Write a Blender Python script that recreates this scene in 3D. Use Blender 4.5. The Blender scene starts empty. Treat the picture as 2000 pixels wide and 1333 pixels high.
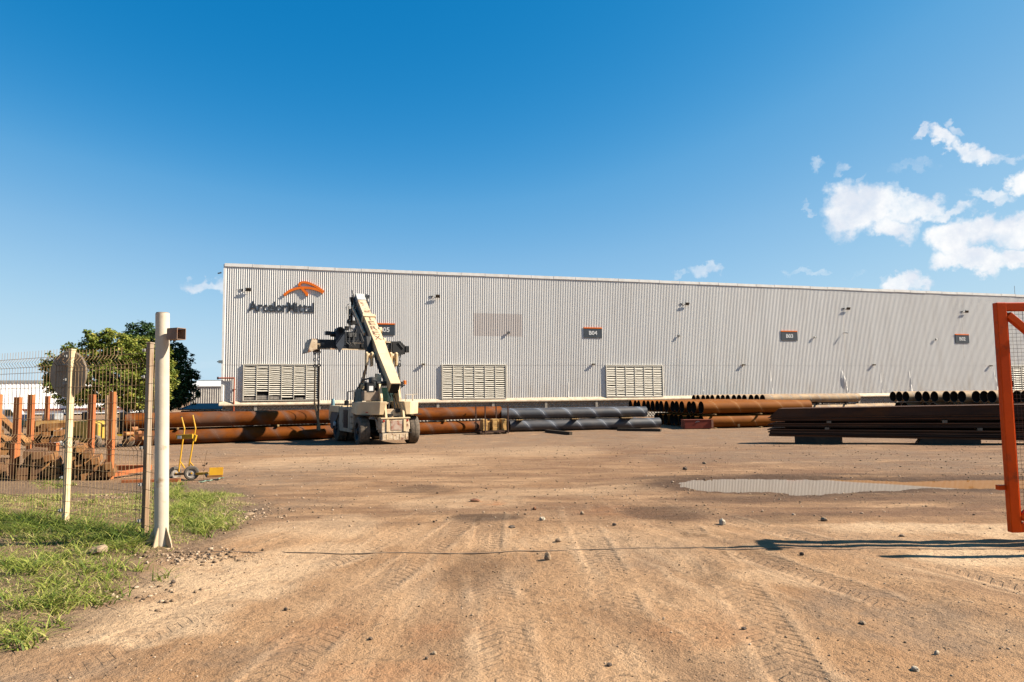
import bpy, math, random
import numpy as np
from mathutils import Vector, Matrix

random.seed(7)
rng = np.random.default_rng(7)
scene = bpy.context.scene
COL = scene.collection
rad = math.radians

# ------------------------------------------------------------------ camera
EYE = 1.65
PITCH, ROLL = rad(4.46), -0.0113
cam_data = bpy.data.cameras.new("camera")
cam_data.lens = 24.0
cam_data.sensor_width = 36.0
cam_data.clip_start = 0.05
cam_data.clip_end = 6000.0
cam = bpy.data.objects.new("camera", cam_data)
COL.objects.link(cam)
CAM_M = Matrix.Rotation(math.pi / 2 + PITCH, 3, 'X') @ Matrix.Rotation(ROLL, 3, 'Z')
cam.matrix_world = Matrix.Translation((0, 0, EYE)) @ CAM_M.to_4x4()
scene.camera = cam
FPX = 2000 * 24 / 36

# ------------------------------------------------------------------ light
SUN_ELEV, SUN_B = rad(38.5), rad(1.5)
SUN_VEC = Vector((math.cos(SUN_ELEV) * math.cos(SUN_B), -math.cos(SUN_ELEV) * math.sin(SUN_B), math.sin(SUN_ELEV)))
sun_d = bpy.data.lights.new("sun", 'SUN')
sun_d.energy = 5.0
sun_d.angle = rad(0.5)
sun_d.color = (1.0, 0.90, 0.755)
sun_o = bpy.data.objects.new("sun", sun_d)
COL.objects.link(sun_o)
sun_o.location = (60, -3, 60)
sun_o.rotation_euler = SUN_VEC.to_track_quat('Z', 'Y').to_euler()

scene.view_settings.view_transform = 'Standard'
scene.view_settings.look = 'None'
scene.view_settings.exposure = 1.65
scene.view_settings.gamma = 1.0
scene.view_settings.use_curve_mapping = False


def ray(px, py):
    return (CAM_M @ Vector(((px - 1000) / FPX, (666.5 - py) / FPX, -1))).normalized()


def P(px, py, depth):
    """Point seen at photo pixel (px, py) at distance `depth` metres ahead (world Y)."""
    d = ray(px, py)
    return Vector((0, 0, EYE)) + d * (depth / d.y)


# world: clear blue sky with scattered clouds
class NT:
    def __init__(s, tree):
        s.t = tree; s.n = tree.nodes; s.l = tree.links

    def new(s, typ, **kw):
        n = s.n.new(typ)
        for k, v in kw.items():
            setattr(n, k, v)
        return n

    def put(s, sock, v):
        if isinstance(v, bpy.types.NodeSocket):
            s.l.new(v, sock)
        elif v is not None:
            sock.default_value = v

    def m(s, op, a, b=None, c=None, clamp=False):
        n = s.new('ShaderNodeMath', operation=op, use_clamp=clamp)
        s.put(n.inputs[0], a)
        if b is not None: s.put(n.inputs[1], b)
        if c is not None: s.put(n.inputs[2], c)
        return n.outputs[0]

    def vm(s, op, a, b=None, sc=None):
        n = s.new('ShaderNodeVectorMath', operation=op)
        s.put(n.inputs[0], a)
        if b is not None: s.put(n.inputs[1], b)
        if sc is not None: s.put(n.inputs['Scale'], sc)
        return n.outputs['Value'] if op in ('LENGTH', 'DOT_PRODUCT', 'DISTANCE') else n.outputs[0]

    def xyz(s, v):
        n = s.new('ShaderNodeSeparateXYZ'); s.l.new(v, n.inputs[0]); return n.outputs

    def comb(s, x, y, z):
        n = s.new('ShaderNodeCombineXYZ')
        s.put(n.inputs[0], x); s.put(n.inputs[1], y); s.put(n.inputs[2], z)
        return n.outputs[0]

    def noise(s, vec, scale, detail=4, rough=0.5, dist=0.0, out='Fac'):
        n = s.new('ShaderNodeTexNoise')
        if vec is not None: s.l.new(vec, n.inputs['Vector'])
        s.put(n.inputs['Scale'], scale); n.inputs['Detail'].default_value = detail
        n.inputs['Roughness'].default_value = rough; n.inputs['Distortion'].default_value = dist
        return n.outputs[out]

    def ramp(s, v, lo, hi, a=0.0, b=1.0, smooth=True):
        n = s.new('ShaderNodeMapRange')
        n.interpolation_type = 'SMOOTHSTEP' if smooth else 'LINEAR'
        s.put(n.inputs[0], v)
        n.inputs[1].default_value = lo; n.inputs[2].default_value = hi
        n.inputs[3].default_value = a; n.inputs[4].default_value = b
        return n.outputs[0]

    def mix(s, f, a, b, mode='MIX'):
        n = s.new('ShaderNodeMix', data_type='RGBA', blend_type=mode)
        s.put(n.inputs[0], f)
        for sock, v in ((n.inputs[6], a), (n.inputs[7], b)):
            if isinstance(v, tuple) and len(v) == 3: v = (*v, 1.0)
            s.put(sock, v)
        return n.outputs[2]


world = bpy.data.worlds.new("World")
scene.world = world
world.use_nodes = True
W = NT(world.node_tree)
W.n.clear()
sky = W.new('ShaderNodeTexSky', sky_type='NISHITA')
sky.sun_disc = False
sky.sun_elevation = SUN_ELEV
sky.sun_rotation = math.pi / 2 + SUN_B
sky.altitude = 0
sky.air_density = 1.25
sky.dust_density = 0.25
sky.ozone_density = 3.0
# the sky model's brightness picks the blue: deep overhead, pale towards the horizon and the sun
SKY_STRENGTH = 0.06
lum = W.new('ShaderNodeRGBToBW'); W.l.new(sky.outputs[0], lum.inputs[0])
grd = W.new('ShaderNodeValToRGB'); grd.color_ramp.interpolation = 'B_SPLINE'
W.l.new(W.ramp(lum.outputs[0], 1.5, 9.5, smooth=False), grd.inputs[0])
STOPS = [(1.5, (.002, .17, .47)), (2.0, (.006, .215, .54)), (2.5, (.034, .285, .64)), (3.0, (.105, .385, .72)), (3.8, (.235, .50, .79)), (4.8, (.36, .62, .85)), (5.8, (.47, .70, .87)), (7.0, (.58, .77, .88)), (9.0, (.75, .85, .92))]
while len(grd.color_ramp.elements) < len(STOPS): grd.color_ramp.elements.new(.5)
for el_, (L_, c_) in zip(grd.color_ramp.elements, STOPS):
    el_.position = (L_ - 1.5) / 8.0; el_.color = (*c_, 1)
skyc = W.vm('SCALE', grd.outputs[0], sc=0.318 / SKY_STRENGTH)
tc = W.new('ShaderNodeTexCoord')
dvec = tc.outputs['Generated']
dx, dy, dz = W.xyz(dvec)
az = W.m('ARCTAN2', dx, dy)
el = W.m('ARCSINE', dz)
# wobbling coordinates in the sky (azimuth, elevation)
wob = W.noise(dvec, 9.0, 5, 0.6, out='Color')
wob = W.vm('SCALE', W.vm('SUBTRACT', wob, (0.5, 0.5, 0.5)), sc=0.085)
wob2 = W.noise(dvec, 38.0, 5, 0.62, out='Color')
wob2 = W.vm('SCALE', W.vm('SUBTRACT', wob2, (0.5, 0.5, 0.5)), sc=0.045)
ae = W.vm('ADD', W.vm('ADD', W.comb(az, el, 0.0), wob), wob2)
ax, ay, _z = W.xyz(ae)


def azel(px, py):
    d = ray(px, py)
    return math.atan2(d.x, d.y), math.asin(d.z)


CLOUDS = [  # px, py, rx, ry, tilt(deg, down to the right), density
    (1655, 405, 62, 46, -15, 1.0), (1722, 385, 62, 34, 0, 1.0), (1785, 392, 52, 24, 12, .9), (1850, 402, 42, 14, -5, .8),
    (1640, 440, 42, 22, 0, .5), (1745, 432, 44, 24, 20, .9), (1762, 356, 16, 14, 0, .5),
    (1862, 462, 52, 34, 10, 1.1), (1915, 440, 40, 28, 0, 1.0), (1990, 440, 60, 30, -10, 1.1), (1905, 500, 86, 20, 3, 1.1), (2010, 490, 50, 24, 0, 1.1),
    (1800, 262, 24, 9, -18, .75), (1848, 276, 40, 15, 24, .9), (1905, 296, 46, 16, 24, .85), (1955, 302, 20, 8, 0, .5), (1880, 256, 14, 9, 40, .4),
    (1994, 348, 34, 22, 0, 1.0), (1925, 372, 46, 10, 12, .65), (1960, 384, 26, 10, 0, .55),
    (1762, 540, 46, 18, 4, 1.0), (1795, 556, 26, 12, 0, .8), (1728, 532, 20, 8, 20, .5),
    (1640, 322, 20, 10, -30, .45), (1578, 330, 17, 12, 20, .33), (1696, 342, 15, 7, -50, .4), (1568, 402, 13, 6, 40, .5),
    (1380, 519, 36, 12, 8, .5), (1322, 530, 22, 6, -20, .42), (1570, 534, 44, 6, 0, .4), (1660, 530, 20, 7, -15, .3),
    (400, 546, 38, 12, 8, .62), (440, 548, 30, 16, 0, .62), (1790, 316, 60, 7, 6, .22),
    # out of frame: the same scattered weather goes on
    (2120, 380, 90, 40, 10, 1.0), (2230, 470, 110, 46, 0, 1.0), (2260, 300, 80, 26, 15, .8), (-260, 560, 90, 26, 0, .7),
]
cov = None
for (cx, cy, rx, ry, tilt, den) in CLOUDS:
    a0, e0 = azel(cx, cy)
    a1, _ = azel(cx + rx, cy); _, e1 = azel(cx, cy - ry)
    ra, re = max(abs(a1 - a0), .004) * 1.13, max(abs(e1 - e0), .003) * 1.22
    u = W.m('SUBTRACT', ax, a0); v = W.m('SUBTRACT', ay, e0)
    t = rad(-tilt); c, s_ = math.cos(t), math.sin(t)
    uu = W.m('ADD', W.m('MULTIPLY', u, c / ra), W.m('MULTIPLY', v, s_ / ra))
    vv = W.m('ADD', W.m('MULTIPLY', u, -s_ / re), W.m('MULTIPLY', v, c / re))
    r2 = W.m('ADD', W.m('MULTIPLY', uu, uu), W.m('MULTIPLY', vv, vv))
    g = W.m('MULTIPLY', W.m('SUBTRACT', 1.35, r2, clamp=True), den)
    cov = g if cov is None else W.m('MAXIMUM', cov, g) if den < .6 else W.m('MAXIMUM', cov, g)
# scattered clouds elsewhere on the dome (behind and beside the camera)
fb = W.noise(W.vm('MULTIPLY', dvec, (1, 1, 2.6)), 3.1, 6, 0.55)
away = W.ramp(dy, 0.45, 0.05)
cov = W.m('MAXIMUM', cov, W.m('MULTIPLY', W.ramp(fb, 0.64, 0.80), away))
tex = W.noise(dvec, 26.0, 7, 0.6)
tex2 = W.noise(dvec, 75.0, 5, 0.65)
cl = W.m('ADD', cov, W.m('MULTIPLY', W.m('SUBTRACT', W.m('ADD', W.m('MULTIPLY', tex, .65), W.m('MULTIPLY', tex2, .35)), 0.5), 1.5))
cl = W.m('MULTIPLY', W.ramp(cl, 0.04, 1.2), W.ramp(cov, 0.0, 0.3))
# thin bright haze bank low over the horizon
hz = W.m('MULTIPLY', W.ramp(el, 0.075, 0.0), W.ramp(W.noise(W.vm('MULTIPLY', dvec, (1, 1, 5)), 9, 5, .55), .4, .75, 0.12, 0.7))
cl = W.m('MAXIMUM', cl, W.m('MULTIPLY', hz, .6))
shade = W.ramp(W.noise(dvec, 21.0, 6, 0.6), 0.38, 0.66, 0.0, 1.0)
ccol = W.mix(shade, (1.0, 1.0, 1.0), (0.76, 0.81, 0.90))
bg1 = W.new('ShaderNodeBackground'); W.l.new(skyc, bg1.inputs[0]); bg1.inputs[1].default_value = SKY_STRENGTH
bg2 = W.new('ShaderNodeBackground'); W.l.new(ccol, bg2.inputs[0]); bg2.inputs[1].default_value = 0.325
mxs = W.new('ShaderNodeMixShader'); W.l.new(cl, mxs.inputs[0]); W.l.new(bg1.outputs[0], mxs.inputs[1]); W.l.new(bg2.outputs[0], mxs.inputs[2])
wo = W.new('ShaderNodeOutputWorld'); W.l.new(mxs.outputs[0], wo.inputs[0])
world.cycles.sampling_method = 'MANUAL'
world.cycles.sample_map_resolution = 512
try:
    scene.cycles.max_bounces = 6
    scene.cycles.transparent_max_bounces = 6
except Exception:
    pass


# ------------------------------------------------------------------ materials
MATS = {}


def M(name, c1, c2=None, scale=4.0, rough=0.7, metal=0.0, bump=0.0, bscale=30.0, stretch=(1, 1, 1), c3=None, s3=2.0, t3=(0.55, 0.7),
      spec=0.25, detail=5, lo=0.35, hi=0.65, d3=5, vary=0.0):
    if name in MATS: return MATS[name]
    ALB = 0.56     # painted and weathered surfaces, a little below fresh paint
    c2 = c2 or tuple(x * 0.75 for x in c1)
    c1 = tuple(x * ALB for x in c1); c2 = tuple(x * ALB for x in c2)
    if c3: c3 = tuple(x * ALB for x in c3)
    m = bpy.data.materials.new(name); m.use_nodes = True
    T = NT(m.node_tree)
    b = T.n['Principled BSDF']
    tcn = T.new('ShaderNodeTexCoord')
    oi = T.new('ShaderNodeObjectInfo')
    off = T.vm('SCALE', T.comb(oi.outputs['Random'], oi.outputs['Random'], oi.outputs['Random']), sc=37.0)
    co = T.vm('MULTIPLY', T.vm('ADD', tcn.outputs['Object'], off), stretch)
    c2 = c2 or tuple(x * 0.75 for x in c1)
    col = T.mix(T.ramp(T.noise(co, scale, detail, .6), lo, hi), c1, c2)
    if c3:
        col = T.mix(T.ramp(T.noise(T.vm('ADD', co, (5, 3, 1)), s3, d3, .62), t3[0], t3[1]), col, c3)
    if vary: col = T.mix(T.m('MULTIPLY', oi.outputs['Random'], vary), col, tuple(x * .28 for x in c2))
    T.l.new(col, b.inputs['Base Color'])
    T.l.new(T.m('ADD', rough - .08, T.m('MULTIPLY', T.noise(co, scale * 3, 3), .16)), b.inputs['Roughness'])
    b.inputs['Metallic'].default_value = metal
    b.inputs['Specular IOR Level'].default_value = spec
    if bump:
        bn = T.new('ShaderNodeBump'); bn.inputs['Strength'].default_value = min(1, bump * 4); bn.inputs['Distance'].default_value = bump * .1
        T.l.new(T.noise(co, bscale, 5, .65), bn.inputs['Height']); T.l.new(bn.outputs[0], b.inputs['Normal'])
    MATS[name] = m
    return m


# ------------------------------------------------------------------ mesh helpers
class MB:
    def __init__(s):
        s.v = []; s.f = []; s.sm = []

    def add(s, vs, fs, smooth=False):
        o = len(s.v); s.v += [tuple(v) for v in vs]
        for f in fs: s.f.append(tuple(o + i for i in f)); s.sm.append(smooth)
        return s

    def box(s, c, size, R=None):
        hx, hy, hz = size[0] / 2, size[1] / 2, size[2] / 2
        vs = [Vector((x, y, z)) for x in (-hx, hx) for y in (-hy, hy) for z in (-hz, hz)]
        c = Vector(c)
        vs = [(R @ v if R is not None else v) + c for v in vs]
        return s.add(vs, [(0, 1, 3, 2), (4, 6, 7, 5), (0, 4, 5, 1), (2, 3, 7, 6), (0, 2, 6, 4), (1, 5, 7, 3)])

    def bar(s, p0, p1, w, h, up=(0, 0, 1)):
        """square bar from p0 to p1, w across, h along the up side"""
        p0, p1 = Vector(p0), Vector(p1)
        d = (p1 - p0); L = d.length; d = d.normalized()
        u = Vector(up)
        if abs(d.dot(u)) > .98: u = Vector((0, 1, 0))
        x = d.cross(u).normalized(); z = x.cross(d).normalized()
        R = Matrix((x, d, z)).transposed()
        return s.box((p0 + p1) / 2, (w, L, h), R)

    def tube(s, p0, p1, r0, r1=None, n=12, cap=True, smooth=True):
        p0, p1 = Vector(p0), Vector(p1); r1 = r0 if r1 is None else r1
        d = (p1 - p0).normalized()
        u = Vector((0, 0, 1)) if abs(d.z) < .95 else Vector((1, 0, 0))
        x = d.cross(u).normalized(); y = d.cross(x).normalized()
        vs = []
        for k in range(n):
            a = 2 * math.pi * k / n; q = x * math.cos(a) + y * math.sin(a)
            vs += [p0 + q * r0, p1 + q * r1]
        fs = [(2 * k, 2 * k + 1, (2 * k + 3) % (2 * n), (2 * k + 2) % (2 * n)) for k in range(n)]
        s.add(vs, fs, smooth)
        if cap:
            o = len(s.v) - 2 * n
            s.f.append(tuple(o + 2 * k for k in range(n))); s.sm.append(False)
            s.f.append(tuple(o + 2 * k + 1 for k in reversed(range(n)))); s.sm.append(False)
        return s

    def path(s, pts, r, n=8):
        for a, b in zip(pts, pts[1:]): s.tube(a, b, r, r, n)
        return s

    def prism(s, poly, axis, a0, a1):
        """poly of 2-D points extruded along axis 0/1/2 from a0 to a1; other two axes in order"""
        n = len(poly); vs = []
        oth = [i for i in range(3) if i != axis]
        for a in (a0, a1):
            for p in poly:
                q = [0, 0, 0]; q[axis] = a; q[oth[0]] = p[0]; q[oth[1]] = p[1]; vs.append(tuple(q))
        fs = [tuple(range(n)), tuple(range(2 * n - 1, n - 1, -1))] + [(i, i + n, (i + 1) % n + n, (i + 1) % n) for i in range(n)]
        return s.add(vs, fs)

    def loft(s, ringa, ringb, cap=True):
        n = len(ringa)
        fs = [(i, i + n, (i + 1) % n + n, (i + 1) % n) for i in range(n)]
        if cap: fs += [tuple(range(n)), tuple(range(2 * n - 1, n - 1, -1))]
        return s.add(list(ringa) + list(ringb), fs)

    def lathe(s, prof, c=(0, 0, 0), axis=0, n=24, smooth=True):
        """prof: (offset along axis, radius)"""
        c = Vector(c); vs = []
        oth = [i for i in range(3) if i != axis]
        for (a, r) in prof:
            for k in range(n):
                t = 2 * math.pi * k / n; q = [0, 0, 0]
                q[axis] = a; q[oth[0]] = r * math.cos(t); q[oth[1]] = r * math.sin(t)
                vs.append(c + Vector(q))
        fs = []
        for i in range(len(prof) - 1):
            for k in range(n):
                fs.append((i * n + k, i * n + (k + 1) % n, (i + 1) * n + (k + 1) % n, (i + 1) * n + k))
        return s.add(vs, fs, smooth)

    def mesh(s, name):
        me = bpy.data.meshes.new(name)
        me.from_pydata(s.v, [], s.f); me.validate()
        import bmesh as _b
        bm = _b.new(); bm.from_mesh(me); _b.ops.recalc_face_normals(bm, faces=bm.faces); bm.to_mesh(me); bm.free()
        if len(me.polygons) == len(s.sm): me.polygons.foreach_set('use_smooth', s.sm)
        if any(s.sm) and hasattr(me, 'set_sharp_from_angle'): me.set_sharp_from_angle(angle=rad(35))
        return me

    def obj(s, name, mat, parent=None, loc=None, bevel=0, **tags):
        o = bpy.data.objects.new(name, s.mesh(name)); o.data.materials.append(mat); COL.objects.link(o)
        if parent is not None: o.parent = parent
        if loc is not None: o.location = loc
        if bevel:
            md = o.modifiers.new('edge', 'BEVEL'); md.width = bevel; md.segments = 2; md.limit_method = 'ANGLE'
        for k, v in tags.items(): o[k] = v
        return o


def tag(o, label=None, cat=None, group=None, kind=None):
    if label: o['label'] = label
    if cat: o['category'] = cat
    if group: o['group'] = group
    if kind: o['kind'] = kind
    return o


def thing(name, loc, rz=0.0, label=None, cat=None, group=None, rot=None):
    o = bpy.data.objects.new(name, None); COL.objects.link(o); o.location = loc
    o.rotation_euler = rot if rot else (0, 0, rz); o.empty_display_size = .1
    return tag(o, label, cat, group)


def link(name, me, parent=None, loc=(0, 0, 0), rot=(0, 0, 0), scl=None):
    o = bpy.data.objects.new(name, me); COL.objects.link(o); o.location = loc; o.rotation_euler = rot
    if parent is not None: o.parent = parent
    if scl: o.scale = scl
    return o


def fast_mesh(name, V, F, mat, attrs=None, smooth=False):
    """numpy arrays V (n,3), F (m,k)"""
    me = bpy.data.meshes.new(name); k = F.shape[1]
    me.vertices.add(len(V)); me.vertices.foreach_set('co', np.ascontiguousarray(V, dtype=np.float32).ravel())
    me.loops.add(F.size); me.loops.foreach_set('vertex_index', np.ascontiguousarray(F, dtype=np.int32).ravel())
    me.polygons.add(len(F)); me.polygons.foreach_set('loop_start', np.arange(0, F.size, k, dtype=np.int32))
    if smooth: me.polygons.foreach_set('use_smooth', np.ones(len(F), dtype=bool))
    me.update(calc_edges=True)
    for an, arr in (attrs or {}).items():
        a = me.attributes.new(an, 'FLOAT', 'POINT'); a.data.foreach_set('value', np.ascontiguousarray(arr, dtype=np.float32))
    me.materials.append(mat)
    return me


def vnoise(x, y, seed=0):
    """smooth 2-D value noise, 0..1"""
    xi, yi = np.floor(x).astype(np.int64), np.floor(y).astype(np.int64)
    xf, yf = x - xi, y - yi
    xf = xf * xf * (3 - 2 * xf); yf = yf * yf * (3 - 2 * yf)

    def h(a, b):
        n = (a * 374761393 + b * 668265263 + seed * 974634777) & 0xFFFFFFFF
        n = ((n ^ (n >> 13)) * 1274126177) & 0xFFFFFFFF
        return ((n ^ (n >> 16)) & 0xFFFF) / 65535.0
    return (h(xi, yi) * (1 - xf) + h(xi + 1, yi) * xf) * (1 - yf) + (h(xi, yi + 1) * (1 - xf) + h(xi + 1, yi + 1) * xf) * yf


def fbm(x, y, octv=4, seed=0):
    s = 0; a = .5; t = 0
    for i in range(octv):
        s = s + a * vnoise(x * 2 ** i, y * 2 ** i, seed + i); t += a; a *= .5
    return s / t


def in_poly(x, y, poly):
    inside = np.zeros(np.shape(x), bool); n = len(poly)
    for i in range(n):
        x0, y0 = poly[i]; x1, y1 = poly[(i + 1) % n]
        c = ((y0 > y) != (y1 > y)) & (x < (x1 - x0) * (y - y0) / (y1 - y0 + 1e-12) + x0)
        inside ^= c
    return inside


def poly_dist(x, y, poly):
    d = np.full(np.shape(x), 1e9); n = len(poly)
    for i in range(n):
        x0, y0 = poly[i]; x1, y1 = poly[(i + 1) % n]
        ex, ey = x1 - x0, y1 - y0
        t = np.clip(((x - x0) * ex + (y - y0) * ey) / (ex * ex + ey * ey + 1e-12), 0, 1)
        d = np.minimum(d, np.hypot(x - x0 - t * ex, y - y0 - t * ey))
    return d


def sstep(a, b, x):
    t = np.clip((x - a) / (b - a), 0, 1); return t * t * (3 - 2 * t)
# ------------------------------------------------------------------ ground
def g0(x, y):
    y = np.asarray(y, float)
    return -0.04 * np.clip(y - 9, 0, 35)


def gpt(px, py):
    """ground point under a photo pixel (base slope only)"""
    d = ray(px, py); t = 1.0
    lo, hi = 0.5, 4000.0
    for _ in range(60):
        t = (lo + hi) / 2
        p = Vector((0, 0, EYE)) + d * t
        if p.z > float(g0(p.x, p.y)): lo = t
        else: hi = t
    return p


def gpoly(pts):
    return [(gpt(*p).x, gpt(*p).y) for p in pts]


PUD_Z = float(g0(0, 12.9))


def wpoly(pts):
    out = []
    for p in pts:
        d = ray(*p); t = (PUD_Z - EYE) / d.z; out.append((d.x * t, d.y * t))
    return out


PUD = wpoly([(1322, 944), (1350, 939), (1440, 937), (1560, 938), (1690, 939), (1760, 941), (1850, 940), (1960, 938), (2060, 937), (2060, 955), (1960, 954), (1880, 956), (1800, 955),
             (1740, 960), (1690, 960), (1640, 963), (1590, 967), (1540, 966), (1500, 962), (1450, 961), (1390, 961), (1350, 957), (1328, 950)])
GRASS = gpoly([(-500, 1333), (-60, 1310), (20, 1275), (90, 1240), (160, 1205), (230, 1165), (290, 1128), (300, 1095), (345, 1078), (400, 1062), (455, 1040), (490, 1015), (505, 992), (470, 962),
               (420, 948), (330, 944), (240, 944), (140, 940), (0, 938), (-600, 938)])


def ground_z(x, y):
    x = np.asarray(x, float); y = np.asarray(y, float)
    z = g0(x, y)
    near = 1 - sstep(20, 60, np.hypot(x, y))
    z = z + (fbm(x * .35, y * .35, 4, 3) - .5) * 0.10 * sstep(9, 14, y) + (fbm(x * 1.1, y * 1.1, 4, 5) - .5) * .045 * near
    z = z + (fbm(x * 5, y * 5, 3, 9) - .5) * .016 * near
    # low shelf where the concrete apron ends
    z = z + .018 * (1 - sstep(8.45, 8.6, y + .15 * (fbm(x * .8, y * 0, 3, 17) - .5))) * sstep(-1.5, .5, x)
    # ruts fanning out from the middle of the gateway
    th = np.arctan2(x + 1, 16 - y); r = np.hypot(x + 1, y - 16)
    rut = fbm(th * 22, r * .12, 3, 21) - .5
    z = z + rut * .05 * sstep(3, 6, r) * (1 - sstep(8.0, 9.5, y))
    gm = in_poly(x, y, GRASS); gd = poly_dist(x, y, GRASS) if np.ndim(x) else poly_dist(np.array([x]), np.array([y]), GRASS)[0]
    gg = np.where(gm, 1, -1) * gd
    z = z + sstep(-.1, .5, gg) * (.05 + (fbm(x * 1.6, y * 1.6, 3, 31) - .5) * .10) * (1 - sstep(14, 30, y))
    pm = in_poly(x, y, PUD); pdist = poly_dist(x, y, PUD) if np.ndim(x) else poly_dist(np.array([x]), np.array([y]), PUD)[0]
    sd = np.where(pm, -pdist, pdist)
    k = 1 - sstep(0, 2.2, sd)
    rim = PUD_Z + np.where(sd < 0, -.05 * np.clip(-sd / .25, 0, 1), .05 * np.clip(sd / .6, 0, 1)) + (fbm(x * 3, y * 3, 4, 41) - .5) * .04 + (fbm(x * 9, y * 9, 3, 43) - .5) * .03
    z = z * (1 - k) + rim * k
    return z


def gz(x, y):
    return float(ground_z(np.array([float(x)]), np.array([float(y)]))[0])


def gobj(px, py):
    """point on the real ground under a pixel"""
    p = gpt(px, py); p.z = gz(p.x, p.y); return p


# rows spaced in proportion to the distance from the camera
ys = [-60.0, -30, -15, -6, 0, 1.5, 2.4]
y = 2.9
while y < 110:
    ys.append(y); y += max(.05, .0135 * y)
while y < 3500:
    ys.append(y); y *= 1.15
ts = np.linspace(-1, 1, 441)
xs = np.sign(ts) * (np.abs(ts) * 16 + (np.exp(np.clip(np.abs(ts) - .55, 0, 1) * 11.8) - 1) * 14)
XX, YY = np.meshgrid(xs, np.array(ys))
ZZ = ground_z(XX, YY)
nR, nC = XX.shape
V = np.stack([XX.ravel(), YY.ravel(), ZZ.ravel()], 1)
idx = np.arange(nR * nC).reshape(nR, nC)
F = np.stack([idx[:-1, :-1].ravel(), idx[:-1, 1:].ravel(), idx[1:, 1:].ravel(), idx[1:, :-1].ravel()], 1)


def blobs(lst, wob=.55, seed=50):
    out = np.zeros_like(XX)
    nx = XX + (fbm(XX * .9, YY * .9, 4, seed) - .5) * wob * 2; ny = YY + (fbm(XX * .9, YY * .9, 4, seed + 7) - .5) * wob * 2
    for (px, py, rx, ry, s) in lst:
        c = gpt(px, py); cx = gpt(px + rx, py).x - c.x
        cy = (gpt(px, py - ry).y - gpt(px, py + ry).y) / 2
        r = ((nx - c.x) / cx) ** 2 + ((ny - c.y) / max(cy, .1)) ** 2
        out = np.maximum(out, s * (1 - sstep(.35, 1.3, r)))
    return out


pale = blobs([(300, 1200, 170, 50, .8), (480, 1120, 160, 45, .85), (180, 1262, 150, 22, .9), (620, 1030, 110, 24, .5), (600, 1090, 110, 30, .5), (1850, 1036, 240, 15, .9), (1980, 1038, 200, 22, 1.0), (1960, 1098, 150, 24, 1.0), (1800, 1030, 200, 12, .9),
              (1240, 1060, 200, 30, .3), (700, 900, 260, 14, .5), (1040, 880, 160, 10, .4), (1100, 960, 200, 12, .35), (1500, 1150, 120, 20, .4), (900, 980, 150, 14, .4)])
damp = blobs([(945, 1012, 66, 10, .9), (935, 1105, 46, 46, .45), (1300, 1000, 110, 16, .7), (820, 955, 50, 8, .6), (1310, 938, 90, 9, .7), (1600, 930, 360, 8, .65), (1550, 972, 300, 9, .55), (1560, 1010, 150, 9, .4),
              (1490, 1095, 60, 22, .3), (1400, 1120, 30, 30, .35), (860, 958, 40, 6, .5), (1900, 975, 150, 14, .4), (1370, 945, 80, 12, .5)], .3, 70)
grey = blobs([(90, 1325, 260, 22, .8), (500, 1290, 200, 28, .5), (1750, 1200, 240, 60, .75), (1450, 1300, 160, 40, .4), (1250, 1085, 160, 40, .4), (1000, 855, 900, 14, .9), (400, 880, 260, 20, .8), (560, 925, 160, 30, .6), (1600, 890, 480, 14, .75), (1820, 905, 300, 22, .7),
              (560, 985, 120, 20, .5), (700, 1020, 60, 20, .25), (820, 1150, 60, 30, .3), (960, 1140, 50, 60, .4), (1600, 1060, 160, 30, .4)], .5, 90)
pm_ = in_poly(XX, YY, PUD); pd_ = poly_dist(XX, YY, PUD)
damp = np.maximum(damp, np.where(pm_, 1, 1 - sstep(.1, 1.1, pd_ + (fbm(XX * 1.3, YY * 1.3, 4, 61) - .5) * 1.2)) * .95)
red = blobs([(950, 985, 46, 5, .8), (1220, 1000, 120, 12, .3), (880, 1225, 80, 20, .35), (1350, 1230, 120, 30, .35), (640, 1230, 90, 40, .3), (760, 1300, 150, 30, .35)], .4, 110)
gm = in_poly(XX, YY, GRASS); gd = poly_dist(XX, YY, GRASS)
soil = sstep(-.42, .12, np.where(gm, gd, -gd) + (fbm(XX * 2, YY * 2, 3, 5) - .5) * .6) * (YY < 40)
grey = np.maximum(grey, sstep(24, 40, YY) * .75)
apron = 1 - sstep(8.45, 8.62, YY)

# wheel tracks: distance from, and length along, the nearest of a few curved wheel paths
def track_field(paths):
    D = np.full(XX.shape, 9.0); S = np.zeros(XX.shape); near_ = (np.abs(XX) < 16) & (YY > 2.5) & (YY < 26)
    xn, yn = XX[near_], YY[near_]; dn = np.full(xn.shape, 9.0); sn = np.zeros(xn.shape); s0_ = 0.0
    for path in paths:
        G = [gpt(*p) for p in path]; Q = []
        for i in range(len(G) - 1):
            a, b_, c, d = G[max(i - 1, 0)], G[i], G[i + 1], G[min(i + 2, len(G) - 1)]
            for k in range(6):
                t = k / 6; Q.append(.5 * ((2 * b_) + (-a + c) * t + (2 * a - 5 * b_ + 4 * c - d) * t * t + (-a + 3 * b_ - 3 * c + d) * t ** 3))
        Q.append(G[-1]); s_ = s0_
        for a, b_ in zip(Q, Q[1:]):
            ex, ey = b_.x - a.x, b_.y - a.y; L = math.hypot(ex, ey)
            if L < 1e-4: continue
            t = np.clip(((xn - a.x) * ex + (yn - a.y) * ey) / (L * L), 0, 1)
            dd = ((xn - a.x) * ey - (yn - a.y) * ex) / L; di = np.hypot(xn - a.x - t * ex, yn - a.y - t * ey)
            m_ = di < np.abs(dn); dn = np.where(m_, di * np.where(dd < 0, -1, 1), dn); sn = np.where(m_, s_ + t * L, sn); s_ += L
        s0_ = s_ + 3
    D[near_] = dn; S[near_] = sn
    return D, S


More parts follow.
